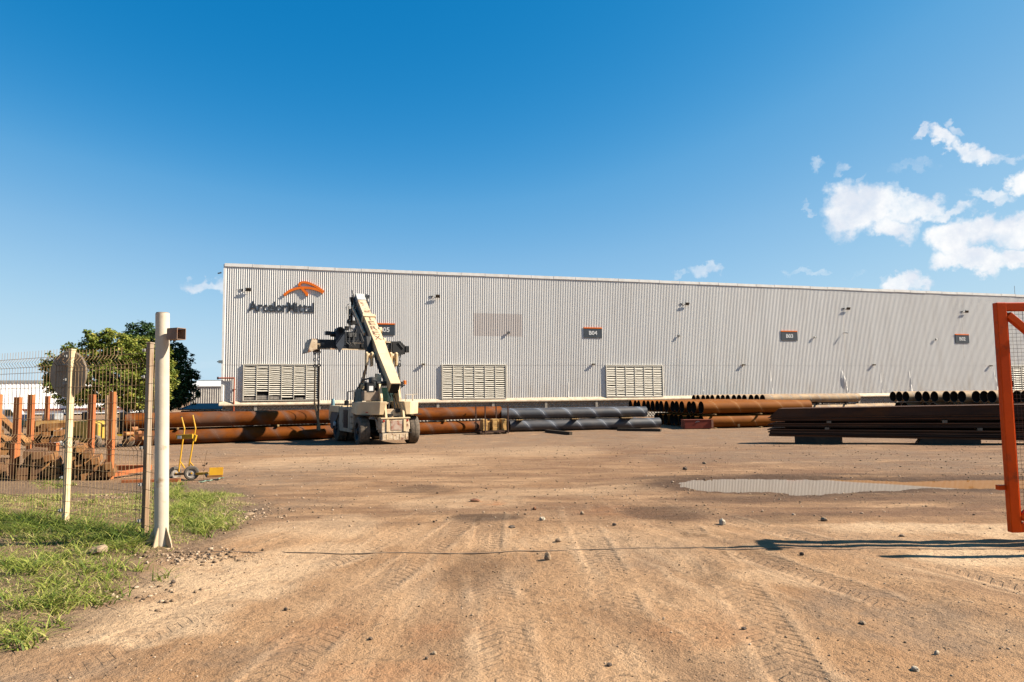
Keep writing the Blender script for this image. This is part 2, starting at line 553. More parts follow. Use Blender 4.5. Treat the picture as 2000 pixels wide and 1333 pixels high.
TRK, TRS = track_field([[(60, 1333), (330, 1215), (560, 1125), (760, 1045), (900, 965), (1010, 900), (1060, 868)], [(520, 1333), (680, 1190), (790, 1105), (890, 1030), (1000, 950), (1060, 900)],
                        [(1990, 1290), (1700, 1165), (1480, 1090), (1290, 1020), (1150, 950), (1080, 890)], [(2060, 1165), (1770, 1092), (1540, 1045), (1350, 990), (1200, 930), (1120, 880)],
                        [(1000, 1333), (965, 1170), (950, 1060), (985, 960), (1030, 900)], [(1560, 1333), (1450, 1160), (1350, 1045), (1240, 955), (1150, 890)], [(1240, 1333), (1190, 1130), (1130, 1010), (1090, 920)]])
gmat = bpy.data.materials.new("packed_dirt"); gmat.use_nodes = True
T = NT(gmat.node_tree); b = T.n['Principled BSDF']
pos = T.new('ShaderNodeNewGeometry').outputs['Position']


def att(n):
    a = T.new('ShaderNodeAttribute', attribute_name=n); return a.outputs['Fac']


px_, py_, pz_ = T.xyz(pos)
ang = T.m('ARCTAN2', T.m('ADD', px_, 1.0), T.m('SUBTRACT', 16.0, py_))
rr = T.vm('LENGTH', T.vm('SUBTRACT', pos, (-1, 16, 0)))
polar = T.comb(T.m('ADD', T.m('MULTIPLY', ang, 17.0), T.m('MULTIPLY', T.noise(pos, .5, 3), 1.6)), T.m('MULTIPLY', rr, .28), 0.0)
streak = T.noise(polar, 1.0, 6, .62)
streak2 = T.noise(T.vm('MULTIPLY', polar, (3.0, 1.6, 1)), 1.0, 4, .6)
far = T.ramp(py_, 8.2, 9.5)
big = T.noise(pos, .55, 5, .6)
midn = T.noise(pos, 2.3, 6, .68)
fine = T.noise(pos, 13.0, 5, .7)
xfine = T.noise(pos, 85.0, 3, .7)
yardn = T.noise(T.vm('MULTIPLY', pos, (.35, 1.6, 1)), 1.3, 6, .66)
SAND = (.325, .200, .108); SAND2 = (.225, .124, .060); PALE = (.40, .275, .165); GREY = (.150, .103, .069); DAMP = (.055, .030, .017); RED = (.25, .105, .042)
col = T.mix(T.ramp(big, .35, .68), SAND, SAND2)
col = T.mix(T.m('MULTIPLY', T.ramp(streak, .42, .72), T.ramp(far, 0, 1, .7, .0)), col, (.165, .095, .052))
col = T.mix(T.m('MULTIPLY', T.ramp(streak2, .50, .72), T.ramp(far, 0, 1, .4, 0)), col, PALE)
col = T.mix(T.m('MULTIPLY', T.ramp(yardn, .40, .60), T.ramp(far, 0, 1, 0, .75)), col, (.140, .077, .042))
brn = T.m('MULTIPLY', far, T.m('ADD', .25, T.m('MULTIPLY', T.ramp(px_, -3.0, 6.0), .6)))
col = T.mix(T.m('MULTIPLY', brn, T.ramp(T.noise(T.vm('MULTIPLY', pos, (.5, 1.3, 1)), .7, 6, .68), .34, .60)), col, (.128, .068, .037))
col = T.mix(T.m('MULTIPLY', att('pale'), T.ramp(midn, .30, .55, .45, 1)), col, PALE)
col = T.mix(T.m('MULTIPLY', att('red'), T.ramp(midn, .35, .6)), col, RED)
col = T.mix(T.m('MULTIPLY', att('grey'), T.ramp(T.noise(pos, 1.7, 6, .7), .36, .60, .1, .95)), col, GREY)
col = T.mix(T.m('MULTIPLY', att('damp'), T.ramp(midn, .28, .5, .8, 1)), col, DAMP)
tk = att('track'); ts_ = att('along'); atk = T.m('ABSOLUTE', tk)
worn = T.m('MULTIPLY', T.ramp(T.noise(pos, .8, 5, .6), .40, .62), T.ramp(py_, 12.5, 7.5, .12, .9))      # the prints survive only in places
tband = T.m('MULTIPLY', T.ramp(atk, .20, .14), worn)
tedge = T.m('MULTIPLY', T.m('MULTIPLY', T.ramp(atk, .30, .20), T.ramp(atk, .14, .19)), worn)
chev = T.m('SINE', T.m('ADD', T.m('MULTIPLY', ts_, 62.0), T.m('MULTIPLY', atk, 40.0)))
tread = T.m('MULTIPLY', T.m('MULTIPLY', T.ramp(chev, .1, .6), tband), T.m('MULTIPLY', T.ramp(atk, .02, .04), 1.0))
col = T.mix(T.m('MULTIPLY', tband, .34), col, (.235, .155, .095))
col = T.mix(T.m('MULTIPLY', tedge, .36), col, (.40, .28, .175))
col = T.mix(T.m('MULTIPLY', att('soil'), .85), col, T.mix(T.ramp(fine, .4, .6), (.15, .10, .062), (.085, .056, .035)))
# grit: dark crumbs and pale grains
col = T.mix(T.m('MULTIPLY', T.ramp(fine, .53, .68), .6), col, (.085, .055, .034))
col = T.mix(T.m('MULTIPLY', T.ramp(xfine, .57, .68), .7), col, (.045, .03, .02))
col = T.mix(T.m('MULTIPLY', T.ramp(xfine, .40, .30), .35), col, (.38, .285, .195))
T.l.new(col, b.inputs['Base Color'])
b.inputs['Roughness'].default_value = .95
b.inputs['Specular IOR Level'].default_value = .15
bn = T.new('ShaderNodeBump'); bn.inputs['Strength'].default_value = 1.0; bn.inputs['Distance'].default_value = .035
hgt = T.m('ADD', T.m('MULTIPLY', fine, 1.0), T.m('MULTIPLY', xfine, .4))
hgt = T.m('ADD', hgt, T.m('MULTIPLY', midn, 1.6))
hgt = T.m('ADD', hgt, T.m('MULTIPLY', T.m('MULTIPLY', yardn, far), 4.0))
hgt = T.m('ADD', hgt, T.m('MULTIPLY', T.m('MULTIPLY', streak2, T.ramp(far, 0, 1, 1, 0)), .5))
hgt = T.m('ADD', hgt, T.m('MULTIPLY', tedge, .36))
hgt = T.m('SUBTRACT', hgt, T.m('MULTIPLY', tread, .45))
T.l.new(hgt, bn.inputs['Height']); T.l.new(bn.outputs[0], b.inputs['Normal'])
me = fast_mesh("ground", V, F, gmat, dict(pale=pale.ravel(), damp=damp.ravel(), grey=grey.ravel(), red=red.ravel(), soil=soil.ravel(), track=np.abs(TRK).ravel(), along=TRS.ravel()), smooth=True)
tag(link("ground", me), "dusty brown dirt yard with worn tyre tracks", kind='structure')

# puddle water
wat = bpy.data.materials.new("puddle_water"); wat.use_nodes = True
T = NT(wat.node_tree); b = T.n['Principled BSDF']
pos = T.new('ShaderNodeNewGeometry').outputs['Position']
px_, py_, _ = T.xyz(pos)
silt = T.ramp(T.m('ADD', T.m('SUBTRACT', px_, T.m('MULTIPLY', T.m('SUBTRACT', 13.6, py_), 1.3)), T.m('MULTIPLY', T.noise(pos, 1.6, 4), .35)), 6.9, 7.1)
T.l.new(T.mix(silt, (.13, .09, .056), (.165, .068, .010)), b.inputs['Base Color'])
b.inputs['Roughness'].default_value = .005
T.l.new(T.ramp(silt, 0, 1, 1.45, 1.06), b.inputs['IOR'])
bn = T.new('ShaderNodeBump'); bn.inputs['Strength'].default_value = .01; bn.inputs['Distance'].default_value = .002
T.l.new(T.noise(T.vm('MULTIPLY', pos, (1, .4, 1)), 9, 2), bn.inputs['Height']); T.l.new(bn.outputs[0], b.inputs['Normal'])
x0 = min(p[0] for p in PUD) - .3; x1 = max(p[0] for p in PUD) + .3; y0 = min(p[1] for p in PUD) - .3; y1 = max(p[1] for p in PUD) + .3
tag(MB().add([(x0, y0, PUD_Z), (x1, y0, PUD_Z), (x1, y1, PUD_Z), (x0, y1, PUD_Z)], [(0, 1, 2, 3)]).obj("puddle_water", wat),
    "long shallow puddle mirroring the ribbed wall", kind='structure')


# ------------------------------------------------------------------ stones (uncountable) and single rocks
def ico():
    t = (1 + 5 ** .5) / 2
    v = np.array([(-1, t, 0), (1, t, 0), (-1, -t, 0), (1, -t, 0), (0, -1, t), (0, 1, t), (0, -1, -t), (0, 1, -t), (t, 0, -1), (t, 0, 1), (-t, 0, -1), (-t, 0, 1)], float)
    v /= np.linalg.norm(v[0])
    f = np.array([(0, 11, 5), (0, 5, 1), (0, 1, 7), (0, 7, 10), (0, 10, 11), (1, 5, 9), (5, 11, 4), (11, 10, 2), (10, 7, 6), (7, 1, 8), (3, 9, 4), (3, 4, 2), (3, 2, 6), (3, 6, 8), (3, 8, 9), (4, 9, 5), (2, 4, 11), (6, 2, 10), (8, 6, 7), (9, 8, 1)])
    return v, f


ICO_V, ICO_F = ico()


def stones(name, pts, sizes, mat, flat=.7):
    n = len(pts)
    ax3 = sizes[:, None] * rng.uniform(.6, 1.3, (n, 3)) * np.array([1, 1, flat])
    a = rng.uniform(0, 6.28, n); c, s = np.cos(a), np.sin(a)
    jit = 1 + rng.uniform(-.28, .28, (n, 12, 1))
    v = ICO_V[None] * jit * ax3[:, None, :]
    vx = v[..., 0] * c[:, None] - v[..., 1] * s[:, None]; vy = v[..., 0] * s[:, None] + v[..., 1] * c[:, None]
    v = np.stack([vx, vy, v[..., 2]], -1) + pts[:, None, :]
    F_ = (ICO_F[None] + (np.arange(n) * 12)[:, None, None]).reshape(-1, 3)
    shade_ = np.repeat(rng.uniform(0, 1, n), 12)
    return fast_mesh(name, v.reshape(-1, 3), F_, mat, dict(shade=shade_))


def attmat(name, ramp_cols, rough=.9, spec=.2, sub=0.0, nscale=60, namt=.25):
    m = bpy.data.materials.new(name); m.use_nodes = True; T = NT(m.node_tree); b = T.n['Principled BSDF']
    a = T.new('ShaderNodeAttribute', attribute_name='shade').outputs['Fac']
    r = T.new('ShaderNodeValToRGB'); T.l.new(a, r.inputs[0])
    els = r.color_ramp.elements
    while len(els) < len(ramp_cols): els.new(.5)
    for i, (p, c) in enumerate(ramp_cols): els[i].position = p; els[i].color = (*c, 1)
    pos = T.new('ShaderNodeNewGeometry').outputs['Position']
    c = T.mix(T.m('MULTIPLY', T.ramp(T.noise(pos, nscale, 3), .35, .65), namt), r.outputs[0], (.09, .065, .045))
    T.l.new(c, b.inputs['Base Color'])
    b.inputs['Roughness'].default_value = rough; b.inputs['Specular IOR Level'].default_value = spec
    if sub:
        b.inputs['Transmission Weight'].default_value = 0
    return m


stone_mat = attmat("stone_grit", [(0, (.045, .03, .02)), (.22, (.13, .086, .052)), (.65, (.23, .155, .095)), (1, (.36, .27, .19))])


def scatter(n, ypow=1.0, y0=3.6, y1=30, dens=None, s0=.006, s1=.02, spow=3):
    u = rng.uniform(0, 1, n * 3)
    yy = y0 * (y1 / y0) ** (u ** ypow)
    xx = rng.uniform(-.85, .85, n * 3) * yy
    keep = np.ones(n * 3, bool)
    if dens is not None: keep = rng.uniform(0, 1, n * 3) < dens(xx, yy)
    xx, yy = xx[keep][:n], yy[keep][:n]
    sz = s0 + (s1 - s0) * rng.uniform(0, 1, len(xx)) ** spow
    return xx, yy, sz


def dens_yard(x, y):
    d = .12 + .5 * sstep(.45, .75, fbm(x * .7, y * .7, 3, 77)) + .25 * sstep(8.6, 10, y)
    d = d * np.where(in_poly(x, y, PUD), 0, 1) * np.where(in_poly(x, y, GRASS), .25, 1)
    near_p = poly_dist(x, y, PUD)
    return np.clip(d + .6 * (1 - sstep(.0, 1.2, near_p)) * np.where(in_poly(x, y, PUD), 0, 1), 0, 1)


xx, yy, sz = scatter(13000, 1.0, 3.4, 38, dens_yard, .003, .016, 4)
sz = sz * (.65 + yy / 24) * np.where(yy < 8.5, .75, 1.25)
p3 = np.stack([xx, yy, ground_z(xx, yy) + sz * .25], 1)
# rubble round the foot of the pole and along the grass edge
pb = gpt(350, 1092)
n = 380
rx = np.concatenate([pb.x + rng.normal(0, .34, n) + .14, gpt(470, 1010).x + rng.normal(0, .35, n), gpt(300, 975).x + rng.normal(-.5, .9, n), gpt(200, 1170).x + rng.normal(0, .5, 120)])
ry = np.concatenate([pb.y + rng.normal(0, .17, n), gpt(470, 1010).y + rng.normal(0, .6, n), gpt(300, 975).y + rng.normal(0, .35, n), gpt(200, 1170).y + rng.normal(0, .3, 120)])
rs = .005 + .02 * rng.uniform(0, 1, len(rx)) ** 2
p4 = np.stack([rx, ry, ground_z(rx, ry) + rs * .3], 1)
me = stones("gravel", np.concatenate([p3, p4]), np.concatenate([sz, rs]), stone_mat)
tag(link("gravel", me), "loose pebbles and grit strewn over the dirt", kind='stuff')


def rock(px, py, wpx, label, tone, hf=.8, name="rock"):
    p = gobj(px, py); r = wpx / 2 * p.y / FPX
    v, f = ICO_V, ICO_F
    # one subdivision for a chiselled outline
    vs = [Vector(q) for q in v]; fs = []; cache = {}
    def mid(a, c):
        k = (min(a, c), max(a, c))
        if k not in cache: vs.append(((vs[a] + vs[c]) / 2).normalized()); cache[k] = len(vs) - 1
        return cache[k]
    for (a, c, d) in f.tolist():
        ac, cd, da = mid(a, c), mid(c, d), mid(d, a); fs += [(a, ac, da), (c, cd, ac), (d, da, cd), (ac, cd, da)]
    sx, sy, szz = r * random.uniform(.95, 1.1), r * random.uniform(.7, 1), r * hf
    out = [Vector((q.x * sx, q.y * sy, q.z * szz)) * random.uniform(.82, 1.14) for q in vs]
    mb = MB().add(out, fs)
    cols = {'pale': ((.60, .50, .37), (.44, .35, .25)), 'dark': ((.16, .115, .08), (.09, .065, .05)), 'tan': ((.42, .30, .19), (.28, .19, .12)), 'rust': ((.35, .15, .07), (.2, .09, .05))}[tone]
    o = mb.obj(name, M('rock_' + tone, *cols, scale=12, rough=.9, bump=.2, bscale=25), loc=(p.x, p.y, p.z + szz * .55))
    o.rotation_euler = (0, 0, random.uniform(0, 6))
    tag(o, label, 'rock', 'stray rocks on the dirt')
    return o


for r_ in [(1411, 1024, 17, "pale pointed rock on the shelf edge below the puddle", 'pale', .95), (1069, 1096, 13, "small upright brown stone standing in the middle of the gateway", 'tan', 1.4),
           (1091, 1062, 12, "brown stone just past the steel threshold rail", 'tan', .8), (1059, 1018, 12, "rounded light stone on the dirt behind the threshold rail", 'pale', .7),
           (1137, 1004, 9, "tan stone at the rim of the brown damp patch", 'tan', .9), (1000, 1034, 18, "flat dark chip of stone below the damp patch", 'dark', .3),
           (1200, 1028, 8, "dark pebble between the two damp patches", 'dark', .8), (1610, 1018, 13, "grey brown stone at the edge of the pale concrete dust", 'tan', .7),
           (1830, 1281, 12, "white angular stone on the grey tyre tracks", 'pale', .9), (1788, 1316, 15, "pale split stone lowest on the tyre tracks", 'pale', .7),
           (1685, 1223, 14, "wide flat stone beside the wheel tracks", 'tan', .5), (1338, 918, 9, "dark stone above the tip of the puddle", 'dark', .9),
           (338, 1143, 10, "dark clod near the corner of the grass verge", 'dark', .8), (1190, 1303, 12, "dark wedge shaped stone near the centre of the drive", 'dark', .7),
           (1453, 1234, 11, "flat black stone on orange sand", 'dark', .5), (558, 1190, 9, "small dark stone alone on the pale track", 'dark', .8),
           (848, 1278, 10, "small grey clod on the sandy drive", 'tan', .7), (724, 1252, 9, "dark lump on sand near a faint rut", 'dark', .7), (833, 1288, 8, "dark pebble touching the grey clod", 'dark', .8),
           (1376, 905, 8, "tan stone beyond the puddle tip", 'tan', .8), (195, 1095, 34, "large sand coloured boulder half buried in the grass verge", 'tan', .55), (436, 1030, 16, "tan stone between long grass blades by the pole", 'tan', .7),
           (487, 1008, 22, "flat orange tan stone at the grass tip", 'tan', .4), (1566, 1089, 9, "dark stone below the gate shadow", 'dark', .8), (1762, 1049, 11, "low stone on the pale concrete dust", 'tan', .6),
           (1044, 995, 8, "brown pebble beside the reddish streak", 'rust', .9), (928, 981, 20, "crumbling reddish clod in the gateway", 'rust', .35)]:
    rock(*r_)

# ------------------------------------------------------------------ threshold rail for the sliding gate
steel_dirty = M('rail_steel', (.26, .18, .12), (.14, .09, .06), scale=9, rough=.75, metal=.1)
a = gpt(392, 1081); c = gpt(1350, 1077); mb = MB()
N = 40
rail_end = 9.0
for i in range(N):
    for k in range(1):
        xa = a.x + (rail_end - a.x) * i / N; xb = a.x + (rail_end - a.x) * (i + 1) / N
        ya = a.y + (c.y - a.y) * (xa - a.x) / (c.x - a.x); yb = a.y + (c.y - a.y) * (xb - a.x) / (c.x - a.x)
        za, zb = gz(xa, ya), gz(xb, yb)
        mb.add([(xa, ya - .011, za - .05), (xb, yb - .011, zb - .05), (xb, yb - .011, zb + .005), (xa, ya - .011, za + .005),
                (xa, ya + .011, za - .05), (xb, yb + .011, zb - .05), (xb, yb + .011, zb + .005), (xa, ya + .011, za + .005)], [(0, 1, 2, 3), (3, 2, 6, 7), (5, 4, 7, 6)])
tag(mb.obj('gate_threshold', steel_dirty), "thin rusty steel rail set in the dirt across the gateway", 'rail')


# ------------------------------------------------------------------ grass
def blade_mesh(name, bx, by, h, w, lean, mat, shade_, segs=3):
    n = len(bx); bz = ground_z(bx, by) - .01
    a = rng.uniform(0, 6.283, n); la = rng.uniform(0, 6.283, n)
    dxw, dyw = np.cos(a) * w / 2, np.sin(a) * w / 2
    lx, ly = np.cos(la) * lean, np.sin(la) * lean
    V_ = []; 
    for k in range(segs + 1):
        t = k / segs
        wid = (1 - t) ** .7 if k < segs else .04
        cx = bx + lx * t ** 1.7; cy = by + ly * t ** 1.7; cz = bz + h * (t - .38 * t ** 2.4 * np.clip(lean / h, 0, 1.6))
        V_ += [np.stack([cx - dxw * wid, cy - dyw * wid, cz], 1), np.stack([cx + dxw * wid, cy + dyw * wid, cz], 1)]
    V_ = np.stack(V_, 1)
    q = np.array([(2 * k, 2 * k + 1, 2 * k + 3, 2 * k + 2) for k in range(segs)])
    F_ = (q[None] + (np.arange(n) * (2 * segs + 2))[:, None, None]).reshape(-1, 4)
    return fast_mesh(name, V_.reshape(-1, 3), F_, mat, dict(shade=np.repeat(shade_, 2 * segs + 2)))


def leafmat(name, cols, trans=.35):
    m = bpy.data.materials.new(name); m.use_nodes = True; T = NT(m.node_tree); b = T.n['Principled BSDF']
    a = T.new('ShaderNodeAttribute', attribute_name='shade').outputs['Fac']
    r = T.new('ShaderNodeValToRGB'); T.l.new(a, r.inputs[0]); els = r.color_ramp.elements
    while len(els) < len(cols): els.new(.5)
    for i, (p, c) in enumerate(cols): els[i].position = p; els[i].color = (*[v * .86 for v in c], 1)
    T.l.new(r.outputs[0], b.inputs['Base Color']); b.inputs['Roughness'].default_value = .6; b.inputs['Specular IOR Level'].default_value = .2
    tr = T.new('ShaderNodeBsdfTranslucent'); T.l.new(r.outputs[0], tr.inputs[0])
    mx = T.new('ShaderNodeMixShader'); mx.inputs[0].default_value = trans
    T.l.new(b.outputs[0], mx.inputs[1]); T.l.new(tr.outputs[0], mx.inputs[2]); T.l.new(mx.outputs[0], T.n['Material Output'].inputs[0])
    return m


grass_mat = leafmat('grass_blades', [(0, (.06, .10, .014)), (.3, (.155, .20, .03)), (.55, (.30, .31, .07)), (.8, (.42, .36, .14)), (1, (.46, .33, .18))])
long_mat = leafmat('long_grass_blades', [(0, (.055, .10, .015)), (.4, (.17, .215, .03)), (.75, (.34, .34, .075)), (1, (.46, .36, .16))])


def grass_pts(n, ymax=13.0, xmin=-11):
    out = []
    while sum(len(o[0]) for o in out) < n:
        yy = rng.uniform(3.7, ymax, 60000); xx = -rng.uniform(1.4, -xmin, 60000)
        k = in_poly(xx, yy, GRASS) & (xx > -.95 * yy - 1.0)
        cov_ = fbm(xx * 1.5, yy * 1.5, 4, 131) + .25 * sstep(.0, .35, poly_dist(xx, yy, GRASS)) - .1
        bare = (1 - sstep(.15, .5, np.hypot((xx - gpt(210, 978).x) / 3.0, (yy - gpt(210, 978).y) / 1.0))) * .4
        k &= rng.uniform(0, 1, 60000) < sstep(.34, .58, cov_ - bare)
        out.append((xx[k], yy[k]))
    return np.concatenate([o[0] for o in out])[:n], np.concatenate([o[1] for o in out])[:n]


bx, by = grass_pts(95000)
hh = .02 + .045 * rng.uniform(0, 1, len(bx)) ** 1.5
patch = fbm(bx * .9, by * .9, 3, 151)
sh = np.clip(rng.normal(.58, .26, len(bx)) + (patch - .5) * .9, 0, 1)
me = blade_mesh('grass', bx, by, hh, rng.uniform(.006, .013, len(bx)), hh * rng.uniform(.3, 1.8, len(bx)), grass_mat, sh, 2)
tag(link('grass', me), "short trampled yellow green grass on the verge", kind='stuff')

# long bladed tussocks
tc_ = []
for (px, py, sp, cnt) in [(360, 1010, 40, 44), (400, 985, 40, 34), (345, 975, 30, 26), (420, 1030, 30, 18), (380, 1040, 35, 16), (230, 1058, 60, 26), (120, 1062, 60, 22), (30, 1050, 50, 22), (60, 1035, 50, 14), (170, 1050, 40, 16), (90, 1140, 90, 16),
                         (200, 1120, 60, 12), (60, 1200, 60, 12), (30, 1255, 40, 8), (150, 1170, 70, 8), (320, 955, 30, 16), (90, 985, 80, 18), (105, 948, 30, 16), (250, 1085, 30, 10), (10, 1110, 40, 14)]:
    for _ in range(cnt):
        p = gpt(px + random.gauss(0, sp * .6), py + random.gauss(0, sp * .22)); tc_.append((p.x, p.y))
tx, ty = [], []
for (x_, y_) in tc_:
    k = random.randint(14, 34); tx += list(x_ + rng.normal(0, .05, k)); ty += list(y_ + rng.normal(0, .05, k))
# taller weeds along the foot of the fence
fa_, fb_ = gpt(-120, 1008), gpt(278, 1062)
for _ in range(85):
    t_ = random.random(); k = random.randint(16, 34); ox, oy = random.gauss(0, .13), random.gauss(-.04, .12)
    tx += list(fa_.x + (fb_.x - fa_.x) * t_ + ox + rng.normal(0, .05, k)); ty += list(fa_.y + (fb_.y - fa_.y) * t_ + oy + rng.normal(0, .05, k))
nf = 150
tx, ty = np.array(tx), np.array(ty)
fdist = np.abs((tx - fa_.x) * (fb_.y - fa_.y) - (ty - fa_.y) * (fb_.x - fa_.x)) / math.hypot(fb_.x - fa_.x, fb_.y - fa_.y)
fence_side = (fdist < .35)
hh = np.where(fence_side, rng.uniform(.08, .27, len(tx)), rng.uniform(.07, .21, len(tx)))
me = blade_mesh('long_grass', tx, ty, hh, rng.uniform(.008, .016, len(tx)), hh * rng.uniform(.6, 2.0, len(tx)), long_mat, np.clip(rng.normal(.5, .25, len(tx)) - np.where(fence_side, .25, 0), 0, 1), 4)
tag(link('long_grass', me), "long arching green grass blades around the posts", kind='stuff')
# ------------------------------------------------------------------ warehouse
_c = P(437, 700, 73.0)
WO = Vector((_c.x, _c.y, 0))
_u = ray(5612, 719); WU = Vector((_u.x, _u.y, 0)).normalized()
WN = Vector((WU.y, -WU.x, 0))            # outward (towards the yard)
WANG = math.atan2(WU.y, WU.x)
YARD = -1.40


def WL(px, py, out=0.0):
    """wall-local (along, height) under a photo pixel on the plane `out` metres proud of the wall"""
    o = WO + WN * out; d = ray(px, py); e = Vector((0, 0, EYE))
    t = (o - e).dot(WN) / d.dot(WN)
    p = e + d * t
    return (p - WO).dot(WU), p.z


def WP(s, out, z):
    return WO + WU * s + WN * out + Vector((0, 0, z))


TOP = WL(437, 515)[1]; SEAM = WL(1300, 713)[1]; BOT = WL(1000, 778)[1]
WLEN = 150.0
white_clad = bpy.data.materials.new("ribbed_cladding"); white_clad.use_nodes = True
T = NT(white_clad.node_tree); b = T.n['Principled BSDF']
tcn = T.new('ShaderNodeTexCoord'); X_, Y_, Z_ = T.xyz(tcn.outputs['Object'])
co = T.comb(T.m('MULTIPLY', X_, 1.0), 0.0, T.m('MULTIPLY', Z_, .12))
sheet = T.new('ShaderNodeTexWhiteNoise', noise_dimensions='1D'); T.l.new(T.m('FLOOR', T.m('MULTIPLY', X_, 1 / 1.08)), sheet.inputs['W'])
col = T.mix(T.ramp(sheet.outputs[0], 0, 1, 0, .35), (.575, .555, .52), (.505, .485, .455))
col = T.mix(T.m('MULTIPLY', T.ramp(T.noise(co, .9, 5, .6), .45, .75), .3), col, (.42, .38, .33))
# streaks of dust near the bottom
col = T.mix(T.m('MULTIPLY', T.ramp(Z_, SEAM, BOT, 0, .3), T.ramp(T.noise(T.vm('MULTIPLY', tcn.outputs['Object'], (1.4, 1, .25)), 1.2, 5), .4, .7)), col, (.38, .30, .21))
gx0, gz1 = WL(924, 612); gx1, gz0 = WL(1020, 658)
ghost = T.m('MULTIPLY', T.m('MULTIPLY', T.m('GREATER_THAN', X_, gx0), T.m('LESS_THAN', X_, gx1)), T.m('MULTIPLY', T.m('GREATER_THAN', Z_, gz0), T.m('LESS_THAN', Z_, gz1)))
col = T.mix(T.m('MULTIPLY', ghost, .38), col, (.30, .21, .17))
T.l.new(col, b.inputs['Base Color']); b.inputs['Roughness'].default_value = .55; b.inputs['Specular IOR Level'].default_value = .2

bld = thing('warehouse', WO, WANG, "long white warehouse clad in vertical ribbed metal sheets above a block plinth", 'warehouse')
PER = .225; CR, FL, DEP = .098, .022, .060
nrib = int(WLEN / PER)


def clad(name, z0, z1, yoff, rows, dents=()):
    prof = []
    for i in range(nrib):
        s = i * PER
        prof += [(s, -DEP), (s + CR, -DEP), (s + CR + FL, 0), (s + PER - FL, 0)]
    prof.append((nrib * PER, -DEP))
    prof = np.array(prof); zs = np.linspace(z0, z1, rows + 1)
    S, Z = np.meshgrid(prof[:, 0], zs); D = np.repeat(prof[None, :, 1], rows + 1, 0) - yoff
    for (ds, wd, dp, skew, zc) in dents:   # buckled sheets
        c_ = ds + skew * (z1 - Z)
        k = np.exp(-((S - c_) / wd) ** 2) * np.clip((z1 - Z) / (z1 - z0) * 2.2, 0, 1) * np.where(zc, np.exp(-((Z - (z0 + z1) / 2) / ((z1 - z0) * .42)) ** 2), 1)
        D = D - dp * k * np.where(S < c_, 1, -.4)
    V_ = np.stack([S.ravel(), D.ravel(), Z.ravel()], 1); n = S.shape[1]
    idx_ = np.arange(V_.shape[0]).reshape(rows + 1, n)
    F_ = np.stack([idx_[:-1, :-1].ravel(), idx_[:-1, 1:].ravel(), idx_[1:, 1:].ravel(), idx_[1:, :-1].ravel()], 1)
    return link(name, fast_mesh(name, V_, F_, white_clad), bld)


clad('upper_cladding', SEAM - .06, TOP - .30, .018, 1)
dents = [(WL(1641, 712)[0], .5, .24, .28, True), (WL(1773, 712)[0], .22, .09, .12, False), (WL(1502, 712)[0], .35, .05, .1, False), (WL(1108, 712)[0], .18, .05, .02, False), (WL(1370, 712)[0], .16, .05, .05, False), (WL(1938, 715)[0], .3, .08, .2, False), (WL(1716, 712)[0], .2, .04, .1, False)]
clad('lower_cladding', BOT, SEAM - .02, 0, 12, dents)
trimm = M('white_trim', (.98, .95, .90), (.86, .82, .76), scale=1.2, rough=.5, c3=(.6, .5, .4), s3=3, t3=(.68, .85))
dustm = M('dusty_ledge', (.80, .66, .48), (.62, .48, .34), scale=2.5, rough=.8, bump=.1)
darkm = M('dark_steel', (.022, .024, .028), (.015, .016, .02), scale=6, rough=.5)
# corner flashing, roof capping in lengths
MB().box((-.09, .06, (TOP + BOT) / 2), (.22, .30, TOP - BOT - .2)).obj('corner_flashing', trimm, bld)
cap_me = MB().box((1.45, .05, 0), (2.88, .42, .34)).box((2.90, -.165, 0), (.05, .02, .36)).mesh('cap_flashing'); cap_me.materials.append(trimm)
for i in range(int(WLEN / 2.9)):
    o = link('cap_flashing', cap_me, bld, (i * 2.9 - .1, random.uniform(-.012, .012), TOP - .17 + random.uniform(-.02, .02)), (0, random.uniform(-.003, .003), 0))
MB().box((WLEN / 2, .02, SEAM - .015), (WLEN, .03, .035)).obj('seam_strip', M('seam', (.35, .30, .26), (.25, .2, .16), scale=3), bld)
MB().prism([(-.02, BOT + .06), (-.34, BOT - .30), (-.34, BOT - .42), (.0, BOT - .42)], 0, -.35, WLEN).obj('ledge', dustm, bld)
# roof (low pitch) and back walls
MB().prism([(0.3, TOP - .4), (0.3, TOP - .15), (20, TOP + .1), (40, TOP - .15), (40, TOP - .4)], 0, 0, WLEN).obj('roof', M('roof_sheet', (.55, .55, .54), scale=1), bld)
MB().box((.0, 20, (TOP + YARD) / 2 - .2), (.1, 39.5, TOP - YARD - .4)).box((WLEN, 20, (TOP + YARD) / 2 - .2), (.1, 39.5, TOP - YARD - .4)).box((WLEN / 2, 40, (TOP + YARD) / 2 - .2), (WLEN, .1, TOP - YARD - .4)).obj('end_wall', trimm, bld)
# block plinth: real blocks with raked joints
PT = BOT - .38; PB = YARD - .4
blk = M('concrete_block', (.46, .41, .35), (.33, .29, .245), scale=3, rough=.9, bump=.15)
mort = M('mortar', (.22, .19, .16), scale=5, rough=.95)
MB().box((WLEN / 2, .16, (PT + PB) / 2), (WLEN, .2, PT - PB)).obj('plinth_core', mort, bld)
BL, BH = .40, .20
Vb, Fb = [], []
rows = int((PT - PB) / BH); zz0 = PT - rows * BH
base_v = np.array([(x, y, z) for x in (.006, BL - .008) for y in (0, .08) for z in (.006, BH - .008)])
bf = np.array([(0, 1, 5, 4), (0, 2, 3, 1), (4, 5, 7, 6), (1, 3, 7, 5), (0, 4, 6, 2)])
cnt = 0
for r in range(rows):
    for k in range(int(WLEN / BL)):
        v = base_v + np.array([k * BL + (BL / 2 if r % 2 else 0), random.uniform(-.008, .004), zz0 + r * BH]); Vb.append(v); Fb.append(bf + cnt * 8); cnt += 1
